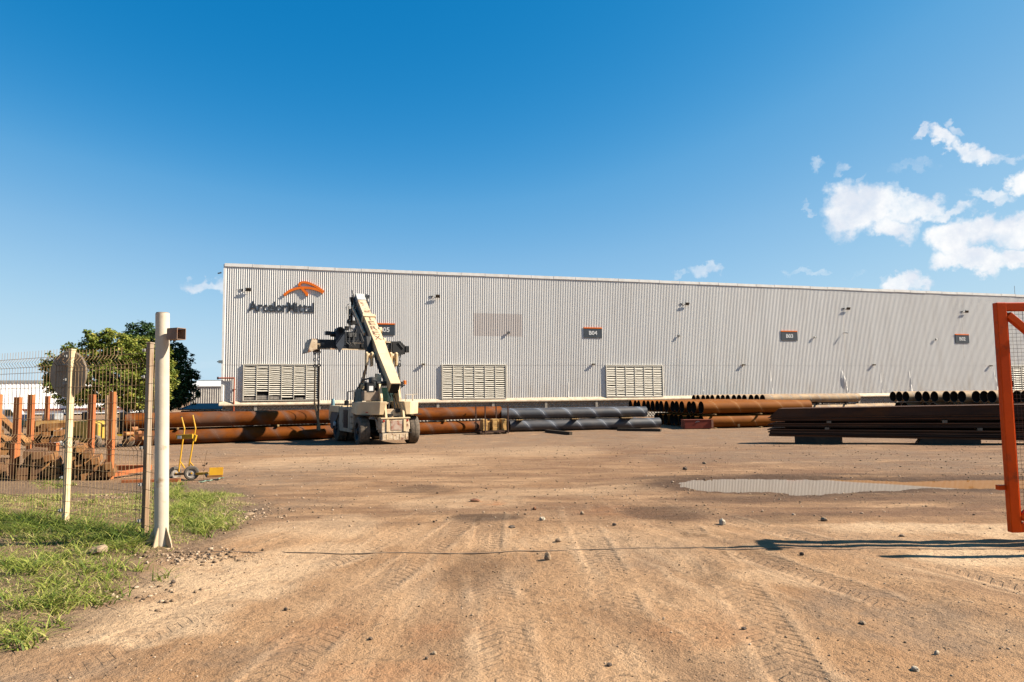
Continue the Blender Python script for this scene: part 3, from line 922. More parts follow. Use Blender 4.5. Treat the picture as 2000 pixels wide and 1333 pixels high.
tag(link('block', fast_mesh('block', np.concatenate(Vb), np.concatenate(Fb), blk), bld), kind='stuff')
for i in range(22):   # plinth piers
    MB().box((3.3 + i * 6.6, -.10, (PT + PB) / 2), (.30, .3, PT - PB - .02)).obj('pier', M('pier_concrete', (.42, .37, .31), scale=3, rough=.9), bld)

# louvred vents
slatm = M('louvre_slat', (.94, .86, .72), (.82, .74, .60), scale=4, rough=.6)
voidm = M('void', (.012, .011, .01), scale=1, rough=.9)
n_slat = [0]


def slat_mesh(w, sag):
    mb = MB(); k = 5; ring = []
    for i in range(k + 1):
        t = i / k; x = (t - .5) * w; dz = sag * (4 * (t - .5) ** 2 - 1) * .0 + sag * (1 - 4 * (t - .5) ** 2)
        ring.append([(x, -.12, -.050 + dz), (x, -.03, .035 + dz), (x, -.015, .030 + dz), (x, -.105, -.058 + dz)])
    for a_, b_ in zip(ring, ring[1:]): mb.loft(a_, b_, cap=False)
    return mb


def louvre(pxl, pxr, pyt, pyb, cols, rows_, missing=(), stuff=False):
    s0, zt = WL(pxl, pyt, .3); s1, zb = WL(pxr, pyb, .3)
    w, h = s1 - s0, zt - zb
    e = bpy.data.objects.new('louvre', None); COL.objects.link(e); e.parent = bld; e.location = (s0, -.08, zb); e.scale = (1, .6, 1)
    MB().box((w / 2, -.0, h / 2), (w - .02, .05, h - .02)).obj('void', voidm, e)
    fr = MB()
    for (c_, sz_) in [((w / 2, -.14, h - .05), (w, .26, .10)), ((w / 2, -.14, .04), (w, .26, .08)), ((.05, -.14, h / 2), (.10, .26, h - .18)), ((w - .05, -.14, h / 2), (.10, .26, h - .18))]: fr.box(c_, sz_)
    fr.obj('frame', slatm, e)
    cw = (w - .2) / cols; rh = (h - .2) / rows_
    for c_ in range(1, cols): MB().box((.1 + c_ * cw, -.15, h / 2), (.055, .2, h - .2)).obj('mullion', slatm, e)
    meshes = [slat_mesh(cw - .06, sg).mesh('slat') for sg in (0, .02, .035, -.015)]
    for m_ in meshes: m_.materials.append(slatm)
    big_ = MB()
    for c_ in range(cols):
        for r in range(rows_):
            if (c_, r) in missing: continue
            x = .1 + (c_ + .5) * cw; z = .1 + (r + .5) * rh
            if stuff or n_slat[0] >= 300:
                q = slat_mesh(cw - .06, random.choice((0, .02, .035)))
                big_.add([(v[0] + x, v[1] - .10, v[2] + z) for v in q.v], q.f)
            else:
                o = link('slat', random.choice(meshes), e, (x, -.10, z), (random.uniform(-.08, .08), random.uniform(-.004, .004), 0), (1, 1, rh / .17 * .92)); n_slat[0] += 1
    if big_.v: tag(big_.obj('slat_bank', slatm, e), kind='stuff')
    return e


miss = {(0, 0), (0, 1), (1, 0), (1, 1), (1, 2), (1, 3), (2, 0), (2, 1), (3, 0), (4, 0), (4, 1)}
louvre(475, 623, 711, 782, 6, 17, miss)
louvre(863, 990, 712, 779, 6, 17)
louvre(1184, 1297, 713, 775, 6, 17)
louvre(1962, 2064, 714.5, 770, 6, 15, {(0, 5), (0, 6), (0, 4)}, True)
# blocks showing in the holes of the damaged vent
for (pa, pb_, yt) in [(477, 500, 776), (502, 526, 773), (527, 550, 773.5), (577, 600, 777)]:
    s0, zt = WL(pa, yt, .2); s1, _ = WL(pb_, yt, .2)
    mb = MB(); zb = WL(500, 781, .2)[1]; n_ = max(1, round((s1 - s0) / .4)); k_ = max(1, int((zt - zb) / .2))
    for i in range(n_):
        for j in range(k_): mb.box((s0 + (i + .5) * (s1 - s0) / n_, -.125, zb + (j + .5) * (zt - zb) / k_), ((s1 - s0) / n_ - .02, .05, (zt - zb) / k_ - .02))
    tag(mb.obj('infill_block', blk, bld), kind='stuff')


# ---- lettering
def text_mesh(name, txt, size, depth, bold=0.0):
    cu = bpy.data.curves.new(name, 'FONT'); cu.body = txt; cu.size = size; cu.extrude = depth / 2; cu.offset = bold; cu.resolution_u = 3
    o = bpy.data.objects.new(name, cu); COL.objects.link(o); bpy.context.view_layer.update()
    dg = bpy.context.evaluated_depsgraph_get()
    me = bpy.data.meshes.new_from_object(o.evaluated_get(dg)); bpy.data.objects.remove(o); bpy.data.curves.remove(cu)
    me.name = name
    n = len(me.vertices); c = np.empty(n * 3, np.float32); me.vertices.foreach_get('co', c); c = c.reshape(-1, 3)
    return me, c[:, 0].min(), c[:, 0].max(), c[:, 1].min(), c[:, 1].max()


def upright(o, x, y, z):
    """stand flat text on the wall, facing the yard"""
    o.rotation_euler = (math.pi / 2, 0, 0); o.location = (x, y, z)


signm = M('sign_slate', (.055, .068, .085), (.048, .06, .074), scale=2, rough=.5)
orangem = M('sign_orange', (.95, .20, .008), (.85, .17, .006), scale=2, rough=.45)
whitem = M('sign_white', (.85, .85, .84), scale=2, rough=.5)
letm = M('letter_grey', (.055, .062, .072), (.042, .05, .06), scale=2, rough=.45)

for (txt, x0_, x1_, yt, yb_, lab) in [("B05", 733, 771, 633, 655, "slate sign reading B05 behind the crane boom"), ("B04", 1141, 1177, 641, 660, "slate sign reading B04 with orange top strip"),
                                      ("B03", 1527, 1559.5, 647.5, 665.5, "slate sign reading B03 with orange top strip"), ("B02", 1867.5, 1895, 654, 670.5, "slate sign reading B02 near the orange gate")]:
    if txt == "B05": x0_ = 731
    s0, zt = WL(x0_, yt, .3); s1, zb = WL(x1_, yb_, .3); w, h = s1 - s0, zt - zb
    e = thing('bay_sign', WP(s0, .12, zb), WANG, lab, 'sign', 'bay number signs on the wall')
    MB().box((w / 2, 0, h / 2), (w, .08, h)).obj('panel', signm, e, bevel=.01)
    MB().box((w / 2, -.01, h + .035), (w + .02, .12, .14)).obj('orange_strip', orangem, e)
    MB().box((w * .2, .07, h / 2), (.08, .06, h * .8)).box((w * .8, .07, h / 2), (.08, .06, h * .8)).obj('bracket', darkm, e)
    me, a0, a1, b0, b1 = text_mesh('lettering', txt, 1.0, .02, .028)
    k = h * .44 / (b1 - b0); me.materials.append(whitem)
    o = link('lettering', me, e, scl=(k * 1.08, k, 1)); upright(o, w / 2 - (a0 + a1) / 2 * k * 1.08, -.055, h * .28 - b0 * k)

# big raised lettering, one object per letter
s0, zb = WL(485, 607.5, .3); s1, zt = WL(614, 607.5, .3)
zc = WL(494, 588, .3)[1]
e = thing('name_lettering', WP(s0, .11, zb), WANG, "raised dark grey letters spelling the company name high on the cladding", 'lettering')
word = "ArcelorMittal"; infos = [text_mesh('letter', ch, 1.0, .08, .012) for ch in word]
capk = (zc - zb) / infos[0][4]
tot = sum(i[2] - i[1] for i in infos) * capk; gap = ((s1 - s0) - tot) / (len(word) - 1)
x = 0
for me, a0, a1, b0, b1 in infos:
    kx = 1.0
    if gap < .03: kx = ((s1 - s0) - .045 * (len(word) - 1)) / tot
    me.materials.append(letm)
    o = link('letter', me, e, scl=(capk * kx, capk, 1)); upright(o, x - a0 * capk * kx, 0, 0)
    x += (a1 - a0) * capk * kx + max(gap, .045)


def ribbon(pts_px, widths, out=.32, th=.14):
    """thick stroke following photo pixels on the wall plane; returns vertices in the emblem's local frame"""
    P2 = [Vector((*WL(x, y, out), 0)) for x, y in pts_px]
    # smooth subdivision (Catmull-Rom)
    Q, Wd = [], []
    for i in range(len(P2) - 1):
        p0 = P2[max(i - 1, 0)]; p1 = P2[i]; p2 = P2[i + 1]; p3_ = P2[min(i + 2, len(P2) - 1)]
        for k in range(6):
            t = k / 6
            Q.append(.5 * ((2 * p1) + (-p0 + p2) * t + (2 * p0 - 5 * p1 + 4 * p2 - p3_) * t * t + (-p0 + 3 * p1 - 3 * p2 + p3_) * t ** 3)); Wd.append(widths[i] * (1 - t) + widths[i + 1] * t)
    Q.append(P2[-1]); Wd.append(widths[-1])
    mb = MB(); rings = []
    for i, q in enumerate(Q):
        d = (Q[min(i + 1, len(Q) - 1)] - Q[max(i - 1, 0)]).normalized(); n_ = Vector((-d.y, d.x, 0)) * Wd[i] / 2
        a_, b_ = q + n_, q - n_
        rings.append([(a_.x, -th / 2, a_.y), (b_.x, -th / 2, b_.y), (b_.x, th / 2, b_.y), (a_.x, th / 2, a_.y)])
    for i in range(len(rings) - 1): mb.loft(rings[i], rings[i + 1], cap=False)
    mb.f.append((0, 1, 2, 3)); mb.sm.append(False); n_ = len(mb.v); mb.f.append((n_ - 1, n_ - 2, n_ - 3, n_ - 4)); mb.sm.append(False)
    return mb


def cz(x, y): return (420 + x / 4.545, 500 + y / 4.545)


se, ze = WL(553, 579, .32)
e = thing('emblem', WP(se, .18, ze), WANG, "orange curved emblem of crossing strokes mounted above the grey letters", 'emblem')
strokes = [([cz(612, 350), cz(650, 318), cz(705, 294), cz(770, 282), cz(850, 286), cz(915, 303), cz(962, 326)], [.27, .27, .27, .27, .27, .27, .27]),
           ([cz(748, 266), cz(752, 245), cz(780, 233), cz(830, 241), cz(895, 270), cz(966, 318)], [.26, .25, .23, .25, .25, .22]),
           ([cz(765, 284), cz(790, 310), cz(812, 335), cz(818, 354)], [.25, .27, .29, .28])]
for i, (pp, ww) in enumerate(strokes):
    mb = ribbon(pp, ww, th=.14 + .012 * i); mb.v = [(v[0] - se, v[1], v[2] - ze) for v in mb.v]
    mb.obj('stroke', orangem, e)

# ---- floodlights, cameras and bulkhead lamps on the wall
greym = M('galvanised', (.42, .42, .41), (.30, .30, .30), scale=6, rough=.5, metal=.4)
brownm = M('lamp_bronze', (.12, .095, .07), (.08, .065, .05), scale=6, rough=.5)
creamm = M('lamp_cream', (.55, .48, .33), (.45, .38, .25), scale=6, rough=.5)
glassm = M('lamp_glass', (.5, .5, .46), scale=3, rough=.15)
COND = {485: 462, 855: 838, 1342: 1326, 1657: 1647, 1888: 1878}
for (px, py, lab) in [(485, 566, "large floodlight on a bracket beside the raised letters"), (855, 579, "large floodlight on a bracket high above the middle vent"), (1342, 594, "large floodlight on a bracket between signs B04 and B03"),
                      (1657, 603, "large floodlight on a bracket above the small white camera"), (1888, 609, "large floodlight on a bracket above sign B02")]:
    s, z = WL(px, py, .32)
    e = thing('floodlight', WP(s, .05, z), WANG, lab, 'floodlight', 'large floodlights along the wall')
    MB().box((0, -.30, 0), (.52, .16, .36), Matrix.Rotation(rad(24), 3, 'X')).obj('housing', brownm, e, bevel=.02)
    MB().box((0, -.38, .0), (.42, .02, .26), Matrix.Rotation(rad(24), 3, 'X')).obj('glass', brownm, e)
    MB().bar((-.28, 0, -.10), (-.28, -.28, -.10), .05, .05).bar((-.28, -.27, -.10), (0, -.27, -.02), .04, .04).obj('bracket', greym, e)
    MB().box((-.62, -.08, -.02), (.16, .08, .20)).box((-.86, -.07, .02), (.10, .06, .10)).obj('flood_shadow_box', darkm, e)  # dark boxes imitating the floodlight's cast shadow on the wall
    sc, zz = WL(COND[px], py + 4, .07)
    MB().tube((sc - s, -.0, 0), (sc - s, -.0, WL(COND[px], 700)[1] - z), .03, n=6).tube((sc - s, -.05, 0.02), (-.86, -.05, 0.02), .012, n=6).obj('conduit', M('conduit_paint', (.78, .68, .58), scale=4), e)
for (px, py, lab) in [(993, 650, "small dark flood lamp beside the faded rectangle on the cladding"), (1326, 656, "small dark flood lamp on the conduit between signs B04 and B03"), (1591, 659, "small dark flood lamp just past sign B03"), (1828, 663, "small dark flood lamp before sign B02")]:
    s, z = WL(px, py, .2)
    e = thing('wall_lamp', WP(s, .05, z), WANG, lab, 'lamp', 'small dark lamps at mid height of the wall')
    MB().box((0, -.22, 0), (.28, .12, .24), Matrix.Rotation(rad(-22), 3, 'X')).obj('housing', darkm, e, bevel=.015)
    MB().bar((0, 0, -.05), (0, -.2, -.05), .05, .05).bar((0, -.03, -.20), (0, -.03, .1), .10, .03).obj('bracket', greym, e)
for (px, py, lab) in [(827, 712, "low bronze bulkhead lamp left of the middle vent"), (1159, 712, "low bronze bulkhead lamp under sign B04"), (1452, 713, "low bronze bulkhead lamp beyond the third vent"), (1707, 713, "low bronze bulkhead lamp near the buckled sheets"), (1935, 715, "low bronze bulkhead lamp next to the orange gate")]:
    s, z = WL(px, py, .2)
    e = thing('bulkhead_lamp', WP(s, .05, z), WANG, lab.replace(' left of', ' beside'), 'lamp', 'low bulkhead lamps along the sheet seam')
    MB().box((0, -.2, 0), (.36, .24, .13)).obj('housing', brownm, e, bevel=.015)
    MB().box((0, -.2, .08), (.40, .28, .03)).obj('visor', creamm, e)
    MB().bar((0, 0, -.03), (0, -.12, -.03), .06, .06).obj('bracket', greym, e)
s, z = WL(1650, 650, .4)
e = thing('security_camera', WP(s, .05, z), WANG, "small white security camera on a bracket between signs B03 and B02", 'camera')
MB().tube((.1, -.35, 0), (.3, -.62, -.06), .09, n=10).obj('body', whitem, e)
MB().bar((-.05, 0, -.05), (.1, -.38, 0), .05, .05).obj('bracket', greym, e)
s, z = WL(433, 707, .1)
e = thing('junction_box', WP(s - .1, .10, z), WANG, "small grey box on the corner of the warehouse", 'box')
MB().box((0, 0, 0), (.42, .3, .30)).obj('housing', M('box_blue', (.22, .26, .28), scale=3), e)
MB().tube((-.2, 0, 0), (-.36, 0, 0), .05).obj('gland', darkm, e)
s, z = WL(433, 534, .1)
e = thing('corner_camera', WP(s - .1, .10, z), WANG, "tiny dark camera near the top corner of the warehouse", 'camera')
MB().tube((.05, 0, .05), (-.28, -.1, -.06), .07, n=8).obj('body', darkm, e); MB().bar((.1, 0, 0), (.0, 0, .15), .04, .04).obj('bracket', darkm, e)

# red fire main on the corner
redp = M('red_pipe', (.42, .09, .03), (.30, .06, .025), scale=5, rough=.6)
sA, zA = WL(432, 739, .25); sB, _ = WL(457.5, 739, .25)
e = thing('fire_main', WP(sB, .25, zA), WANG, "thin red pipe running down the corner of the warehouse", 'pipe')
MB().tube((sA - sB - .3, 0, 0), (0, 0, 0), .085, n=10).tube((0, 0, .05), (0, 0, YARD - zA), .085, n=10).obj('pipe_run', redp, e)
for k in range(3): MB().box((0, .1, -1.2 - k * 1.6), (.25, .2, .07)).obj('clamp', darkm, e)
MB().lathe([(-.10, .0), (-.10, .15), (.04, .15), (.04, 0)], (sA - sB - .3, 0, 0), 0, 10).obj('valve', darkm, e)
# thin aerial on the roof
p = P(1985, 574, WP(WL(1985, 574)[0], 0, 0).y)
mb = MB(); mb.tube((0, 0, -.3), (0, 0, 1.25), .03, n=6).tube((0, 0, 0), (.3, 0, -.3), .02, n=5)
tag(mb.obj('aerial', greym, loc=(p.x, p.y + .3, p.z)), "thin aerial standing on the far roof edge above the gate", 'aerial')
# ------------------------------------------------------------------ steel pipes
def pipe_mat(name, c1, c2, seam, seam_w, bandc=None, pitch=2.0, seed=0, sgn=1, patch=None, rough=.7, spec=.1):
    m = bpy.data.materials.new(name); m.use_nodes = True; T = NT(m.node_tree); b = T.n['Principled BSDF']
    tcn = T.new('ShaderNodeTexCoord'); oi = T.new('ShaderNodeObjectInfo'); R_ = oi.outputs['Random']
    X, Y, Z = T.xyz(tcn.outputs['Object'])
    a = T.m('DIVIDE', T.m('ARCTAN2', Z, Y), 2 * math.pi)
    ph = T.m('FRACT', T.m('ADD', T.m('ADD', T.m('DIVIDE', X, pitch), T.m('MULTIPLY', a, sgn)), R_))
    d = T.m('ABSOLUTE', T.m('SUBTRACT', ph, .5))     # 0 at the seam
    off = T.vm('SCALE', T.comb(R_, R_, R_), sc=50)
    co = T.vm('ADD', tcn.outputs['Object'], off)
    n1 = T.noise(T.vm('MULTIPLY', co, (.5, 1, 1)), 1.6, 6, .6); n2 = T.noise(co, 9, 5, .65)
    col = T.mix(T.ramp(n1, .35, .68), c1, c2)
    col = T.mix(T.m('MULTIPLY', T.ramp(n2, .5, .75), .4), col, tuple(x * .55 for x in c2))
    if patch: col = T.mix(T.m('MULTIPLY', T.ramp(T.noise(T.vm('ADD', co, (9, 1, 4)), .55, 4, .6), .5, .68), .8), col, patch)
    if bandc:
        col = T.mix(T.m('MULTIPLY', T.ramp(d, .16, .02), T.ramp(n1, .25, .6, .35, 1)), col, bandc)
    col = T.mix(T.ramp(d, seam_w, seam_w * .3), col, seam)
    col = T.mix(T.m('MULTIPLY', T.m('MULTIPLY', T.ramp(d, seam_w * 2.2, seam_w * 1.2), T.ramp(d, seam_w * .9, seam_w * 1.2)), .5), col, tuple(x * .4 for x in c2))
    T.l.new(col, b.inputs['Base Color']); b.inputs['Roughness'].default_value = rough; b.inputs['Specular IOR Level'].default_value = spec
    bn = T.new('ShaderNodeBump'); bn.inputs['Distance'].default_value = .02; bn.inputs['Strength'].default_value = .6
    T.l.new(T.m('ADD', T.ramp(d, seam_w, 0), T.m('MULTIPLY', n2, .2)), bn.inputs['Height']); T.l.new(bn.outputs[0], b.inputs['Normal'])
    return m


rust = pipe_mat('rusty_pipe_steel', (.128, .034, .0018), (.075, .02, .0025), (.12, .06, .035), .008, (.085, .04, .024), 1.9, sgn=-1, patch=(.07, .038, .025))
orange_p = pipe_mat('orange_rust_steel', (.165, .052, .005), (.13, .04, .005), (.27, .15, .07), .013, (.19, .066, .012), 2.0, sgn=-1)
black = pipe_mat('black_mill_steel', (.030, .032, .038), (.055, .050, .050), (.26, .26, .28), .009, (.075, .085, .105), 2.2, sgn=-1, rough=.5, spec=.35)
tanp = pipe_mat('tan_mill_steel', (.32, .225, .135), (.20, .135, .085), (.34, .29, .22), .02, (.19, .155, .13), 1.2, sgn=-1)
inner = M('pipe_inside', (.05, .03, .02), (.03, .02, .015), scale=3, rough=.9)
_pm = {}


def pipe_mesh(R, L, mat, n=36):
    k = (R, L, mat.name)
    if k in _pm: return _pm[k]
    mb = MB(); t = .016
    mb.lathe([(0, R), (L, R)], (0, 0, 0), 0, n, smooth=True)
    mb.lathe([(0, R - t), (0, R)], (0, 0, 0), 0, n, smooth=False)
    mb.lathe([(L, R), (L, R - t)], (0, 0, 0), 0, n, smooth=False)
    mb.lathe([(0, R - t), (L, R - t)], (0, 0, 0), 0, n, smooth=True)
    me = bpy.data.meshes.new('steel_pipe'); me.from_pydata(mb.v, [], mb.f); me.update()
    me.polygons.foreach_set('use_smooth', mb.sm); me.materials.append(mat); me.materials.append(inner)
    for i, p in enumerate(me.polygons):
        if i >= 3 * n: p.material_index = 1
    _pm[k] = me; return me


def pipe(x, y, zc, ang, R, L, mat, label, group):
    o = link('steel_pipe', pipe_mesh(R, L, mat), None, (x, y, zc), (0, 0, ang))
    o.rotation_euler = (0, 0, ang)
    return tag(o, label, 'pipe', group)


woodm = M('dunnage_wood', (.50, .33, .15), (.36, .22, .10), scale=3, rough=.85, stretch=(1, 1, 1), bump=.1, c3=(.16, .10, .06), s3=4, t3=(.6, .75))
darkwood = M('old_sleeper', (.10, .07, .045), (.06, .045, .03), scale=5, rough=.9, bump=.2)


def row_pipe(pxa, za, slope, pxb, R, zc, mat, label, group, n=1, gapm=.0, L=None):
    """pipes along a line: starts under pixel column pxa at depth za, heading (1, slope), ends under pxb"""
    ta = (pxa - 1000) / FPX; tb = (pxb - 1000) / FPX
    A = Vector((ta * za, za)); s = (tb * A.y - A.x) / (1 - tb * slope); B = A + Vector((1, slope)) * s
    d = (B - A); full = d.length; d.normalize(); ang = math.atan2(d.y, d.x)
    Lp = L or round((full - gapm * (n - 1)) / n, 2)
    for i in range(n):
        q = A + d * (Lp + gapm) * i
        pipe(q.x, q.y, zc, ang, R, Lp, mat, label if isinstance(label, str) else label[i], group)
    return A, B, ang


ORD = ['first', 'second', 'third', 'fourth', 'fifth', 'sixth', 'seventh', 'eighth', 'ninth', 'tenth', 'eleventh', 'twelfth', 'thirteenth', 'fourteenth', 'fifteenth', 'sixteenth']
GB = 'rusty brown pipes in the long front stack'
# brown front row, two layers
A, B, an = row_pipe(245, 43.9, .5, 975, .485, YARD + .53, rust, ["lower brown pipe lying on the dirt behind the hand truck", "lower brown pipe lying between the crane and the timber stillage"], GB, 2, .08)
row_pipe(247, 43.9, .5, 975, .485, YARD + 1.60, rust, ["upper brown pipe stacked behind the hand truck, half in crane shadow", "upper brown pipe running from the crane to the black pipe"], GB, 2, .08)
d = (B - A).normalized(); nn = Vector((-d.y, d.x))
for r_ in range(1, 3):   # rows behind, hidden but for their ends
    for (zc, lab) in ((YARD + .53, "lower brown pipe behind the front row near the forklift"), (YARD + 1.60, "upper brown pipe behind the front one, its end near the forklift")):
        q = A + nn * 1.0 * r_ + d * .4 * r_
        pipe(q.x, q.y, zc, an, .485, 12.6, rust, lab + ', %s one back' % ORD[r_ - 1], GB)


def timbers(A_, d_, length, every, z, group, w=.16, proud=.35, where="brown pipes", n=1):
    """bearers laid across under or between pipes"""
    nn_ = Vector((-d_.y, d_.x)); k = 0; s = every * .5
    while s < length:
        for j in range(n):
            q = A_ + d_ * (s + j * (w + .02)); m_ = q + nn_ * (.8 - proud)
            o = MB().box((0, 0, 0), (w - .01, 2.6, .13)).obj('timber_bearer', woodm, loc=(m_.x, m_.y, z), bevel=.006); o.rotation_euler = (0, 0, math.atan2(d_.y, d_.x) + random.uniform(-.05, .05))
            tag(o, "%s square timber bearer wedged between the %s" % (ORD[k], where), 'timber', group)
        s += every; k += 1


timbers(A, d, (B - A).length, 6.2, YARD + 1.065, 'bearers between the brown pipes', w=.14, proud=.02, where='two layers of brown pipes')

# black pipes
GK = 'black steel pipes'
A, B, an = row_pipe(993, 55.6, .24, 1284, .43, YARD + .49, black, "lower black pipe with pale spiral weld, lying on the dirt", GK)
A2, B2, _ = row_pipe(976, 55.6, .24, 1258, .43, YARD + 1.45, black, "upper black pipe with pale spiral weld bands", GK)
d = (B - A).normalized(); nn = Vector((-d.y, d.x))
for r_ in range(1, 3):
    q = A + nn * .95 * r_ - d * .1 * r_
    pipe(q.x, q.y, YARD + .49, an, .43, 12.0, black, "lower black pipe in the %s row behind the front, seen through the gap" % ORD[r_ - 1], GK)
    q = A2 + nn * .95 * r_ - d * .1 * r_
    pipe(q.x, q.y, YARD + 1.45, an, .43, 12.0, black, "upper black pipe %s behind the front black pipe" % ORD[r_ - 1], GK)
for (px, w) in ((1016, 3), (1124, 3), (1225, 5)):     # bundles of timber ends poking out
    for j in range(w):
        q = P(px - w * 2.5 + j * 5, 815, 57); zc = YARD + .965
        sx = (px - 1000) / FPX
        yy = A.y + (sx * A.y - A.x) / (1 - sx * .24) * .24 - .55
        x = ((px - w * 2.5 + j * 4.4) - 1000) / FPX * yy
        o = MB().box((0, .6, 0), (.15, 2.0, .09)).obj('timber_bearer', woodm, loc=(x, yy, zc), bevel=.006)
        tag(o, ("%s short sawn timber end poking out between the black pipes above " % ORD[j]) + "%s" % {1016: "the stillage side", 1124: "their middle", 1225: "the dark sleeper"}[px], 'timber', 'timber ends between the black pipes')
    mb_z = None
# orange stack
GO = 'orange rusty pipes stacked with their open ends showing'
A, B, an = row_pipe(1365, 57.8, .2, 1574, .52, YARD + .60, orange_p, "lower orange pipe at the front of the stack beside the red box", GO)
row_pipe(1366, 57.8, .2, 1575, .52, YARD + 1.76, orange_p, "upper orange pipe at the front of the stack, longest one in view", GO)
d = (B - A).normalized(); nn = Vector((-d.y, d.x)); LL = round((B - A).length, 2)
for r_ in range(1, 15):
    j = random.uniform(-.1, .1)
    q = A + nn * 1.09 * r_ + d * (j - .02 * r_)
    pipe(q.x, q.y, YARD + 1.76, an, .52, LL, orange_p, "%s upper orange pipe behind the front one, its black round end showing" % ORD[r_ - 1], GO)
    if r_ < 9: pipe(q.x - .1, q.y, YARD + .60, an, .52, LL, orange_p, "%s lower orange pipe behind the front one, end in deep shade" % ORD[r_ - 1], GO)
for s_ in (1.0, 5.2, 9.3):
    for zc in (YARD + .04, YARD + 1.175):
        q = A + d * s_ + nn * 7.4
        o = MB().box((0, 0, 0), (.16, 16.2, .085)).obj('timber_bearer', woodm, loc=(q.x, q.y, zc)); o.rotation_euler = (0, 0, an)
        tag(o, "long timber bearer under the %s layer of orange pipes, %s from their open ends" % ('upper' if zc > YARD + 1 else 'lower', {1.0: 'first', 5.2: 'second', 9.3: 'third'}[s_]), 'timber', 'bearers under the orange pipes')
# a small prop under the lower pipe
p = P(1443, 835, 57.6)
tag(MB().box((0, 0, .22), (.16, .12, .2)).bar((-.0, 0, -.05), (0, 0, .14), .05, .05).obj('chock', woodm, loc=(p.x, p.y, YARD + .02)), "small pale chock standing before the lower orange pipe", 'chock')

# tan pipes by the wall
GT = 'tan pipes racked along the wall'
wa = WANG
wd = Vector((math.cos(wa), math.sin(wa))); wn = Vector((-wd.y, wd.x))
A = Vector(((1486 - 1000) / FPX * 72, 72.0)); LT = 12.2
rows_ = 14; acc = 0
for r_ in range(rows_):
    if r_ and r_ % 3 == 0: acc += .22
    q = A + wn * (.96 * r_ + acc) - wd * .01 * r_
    pipe(q.x, q.y, YARD + 2.27, wa, .45, LT, tanp, "tan pipe at the front of the upper rack by the wall" if r_ == 0 else "%s tan pipe behind the front one on the rack by the wall" % ORD[r_ - 1], GT)
q = A - wd * .6
pipe(q.x + 3, q.y + .9, YARD + 1.15, wa, .45, 14.6, tanp, "pale pipe lying under the upper tan pipes", GT)
for s_ in (3.2, 6.6, 10.4):
    e = thing('pipe_trestle', (*(A + wd * s_), YARD), wa, "steel trestle carrying the tan pipes, %s of three" % {3.2: 'nearest to the orange stack', 6.6: 'middle one', 10.4: 'nearest their free end'}[s_], 'trestle', 'trestles under the tan pipes')
    MB().box((0, 6.9, 1.74), (.14, 15.0, .12)).obj('crossbeam', darkm, e)
    for yy in (-.2, 3.4, 7.0, 10.6, 14.2): MB().bar((0, yy, 0), (0, yy, 1.68), .12, .12).obj('leg', darkm, e)
# rack at the far right: ends towards the camera
GR = 'pipes racked beyond the plate stack, open ends facing the yard'
acc = 0
for r_ in range(19):
    px = [2016, 2000, 1984, 1950, 1935, 1919, 1891, 1875.5, 1860.5, 1837, 1820.5, 1805.5, 1781, 1768, 1755.5][r_] if r_ < 15 else None
    if px is None: break
    yy = 53 + r_ * 1.14; x = (px - 7 - 1000) / FPX * yy
    pipe(x - .45, yy, YARD + 2.40, rad(7), .50, 12.2, tanp, ("%s pipe end of the %s" % (("nearest", "middle", "farthest")[r_ % 3], "trio seen through the gate mesh" if r_ < 3 else "first trio beside the gate stile" if r_ < 6 else "second trio from the gate stile" if r_ < 9 else "third trio from the gate stile" if r_ < 12 else "last trio, farthest from the gate")), GR)
    if r_ % 3 != 2 or r_ < 3: pipe(x - .35, yy + .45, YARD + 1.34, rad(7), .50, 12.2, tanp, "lower pipe of the far rack peeping over the plates, %s from the gate" % ORD[r_], GR)
for s_ in (1.5, 6, 10.5):
    e = thing('pipe_trestle', ((1985 - 1000) / FPX * 53 + s_ - .4, 60.8, YARD), rad(1.5), "low steel trestle under the far rack of tan pipes, %s from the pipe ends" % {1.5: 'first', 6: 'second', 10.5: 'third'}[s_], 'trestle', 'trestles under the far pipe rack')
    MB().box((0, 0, .76), (.2, 17, .14)).obj('crossbeam', darkm, e)
    for yy in (-8, -2.5, 2.5, 8): MB().bar((0, yy, 0), (0, yy, .69), .16, .16).obj('leg', darkm, e)

# ------------------------------------------------------------------ stack of steel plates
platem = M('plate_steel', (.115, .058, .036), (.06, .034, .024), scale=1.0, rough=.85, spec=.08, stretch=(.3, 1, 1), c3=(.13, .055, .025), s3=1.5, t3=(.5, .72))
edgem = M('plate_rust_edge', (.26, .10, .04), (.12, .05, .025), scale=2, rough=.7, stretch=(.2, 1, 3))
YP = 36.3
PO = Vector((P(1500, 820, YP).x, YP, 0)); PO.z = gz(PO.x, YP)
PANG = rad(-28)
PD = Vector((math.cos(PANG), math.sin(PANG)))
_e = PO.xy + PD * 11.5
PTILT = math.atan2(gz(_e.x, _e.y) - PO.z, 11.5)
GP = 'layers of the dark steel plate stack'


def ploc(px):
    """distance along the stack under a pixel column"""
    t = (px - 1000) / FPX
    return (t * PO.y - PO.x) / (PD.x - t * PD.y)


def pz(py):
    return P(1510, py, YP).z - PO.z


def ptilt(z):
    # the layers fan out a little towards the gate end
    return .026 * (z - pz(852.4)) / (pz(799) - pz(852.4))


def pput(o, tilt=0.0):
    o.location = PO; o.rotation_euler = (0, -tilt, PANG); return o


def plate(x0, x1, z0, z1, yd0, yd1, label, mat=platem, cut0=0.0, lip=0):
    mb = MB().prism([(x0, z0), (x1, z0), (x1, z1), (x0 + cut0, z1)], 1, yd0, yd1)
    if lip: mb.box(((x0 + x1) / 2 + .05, yd0 - .02, z1 - .012), (x1 - x0 - cut0 - .3, .04, .02))
    return tag(pput(mb.obj('steel_plate', mat), ptilt(z0)), label, 'steel plate', GP)


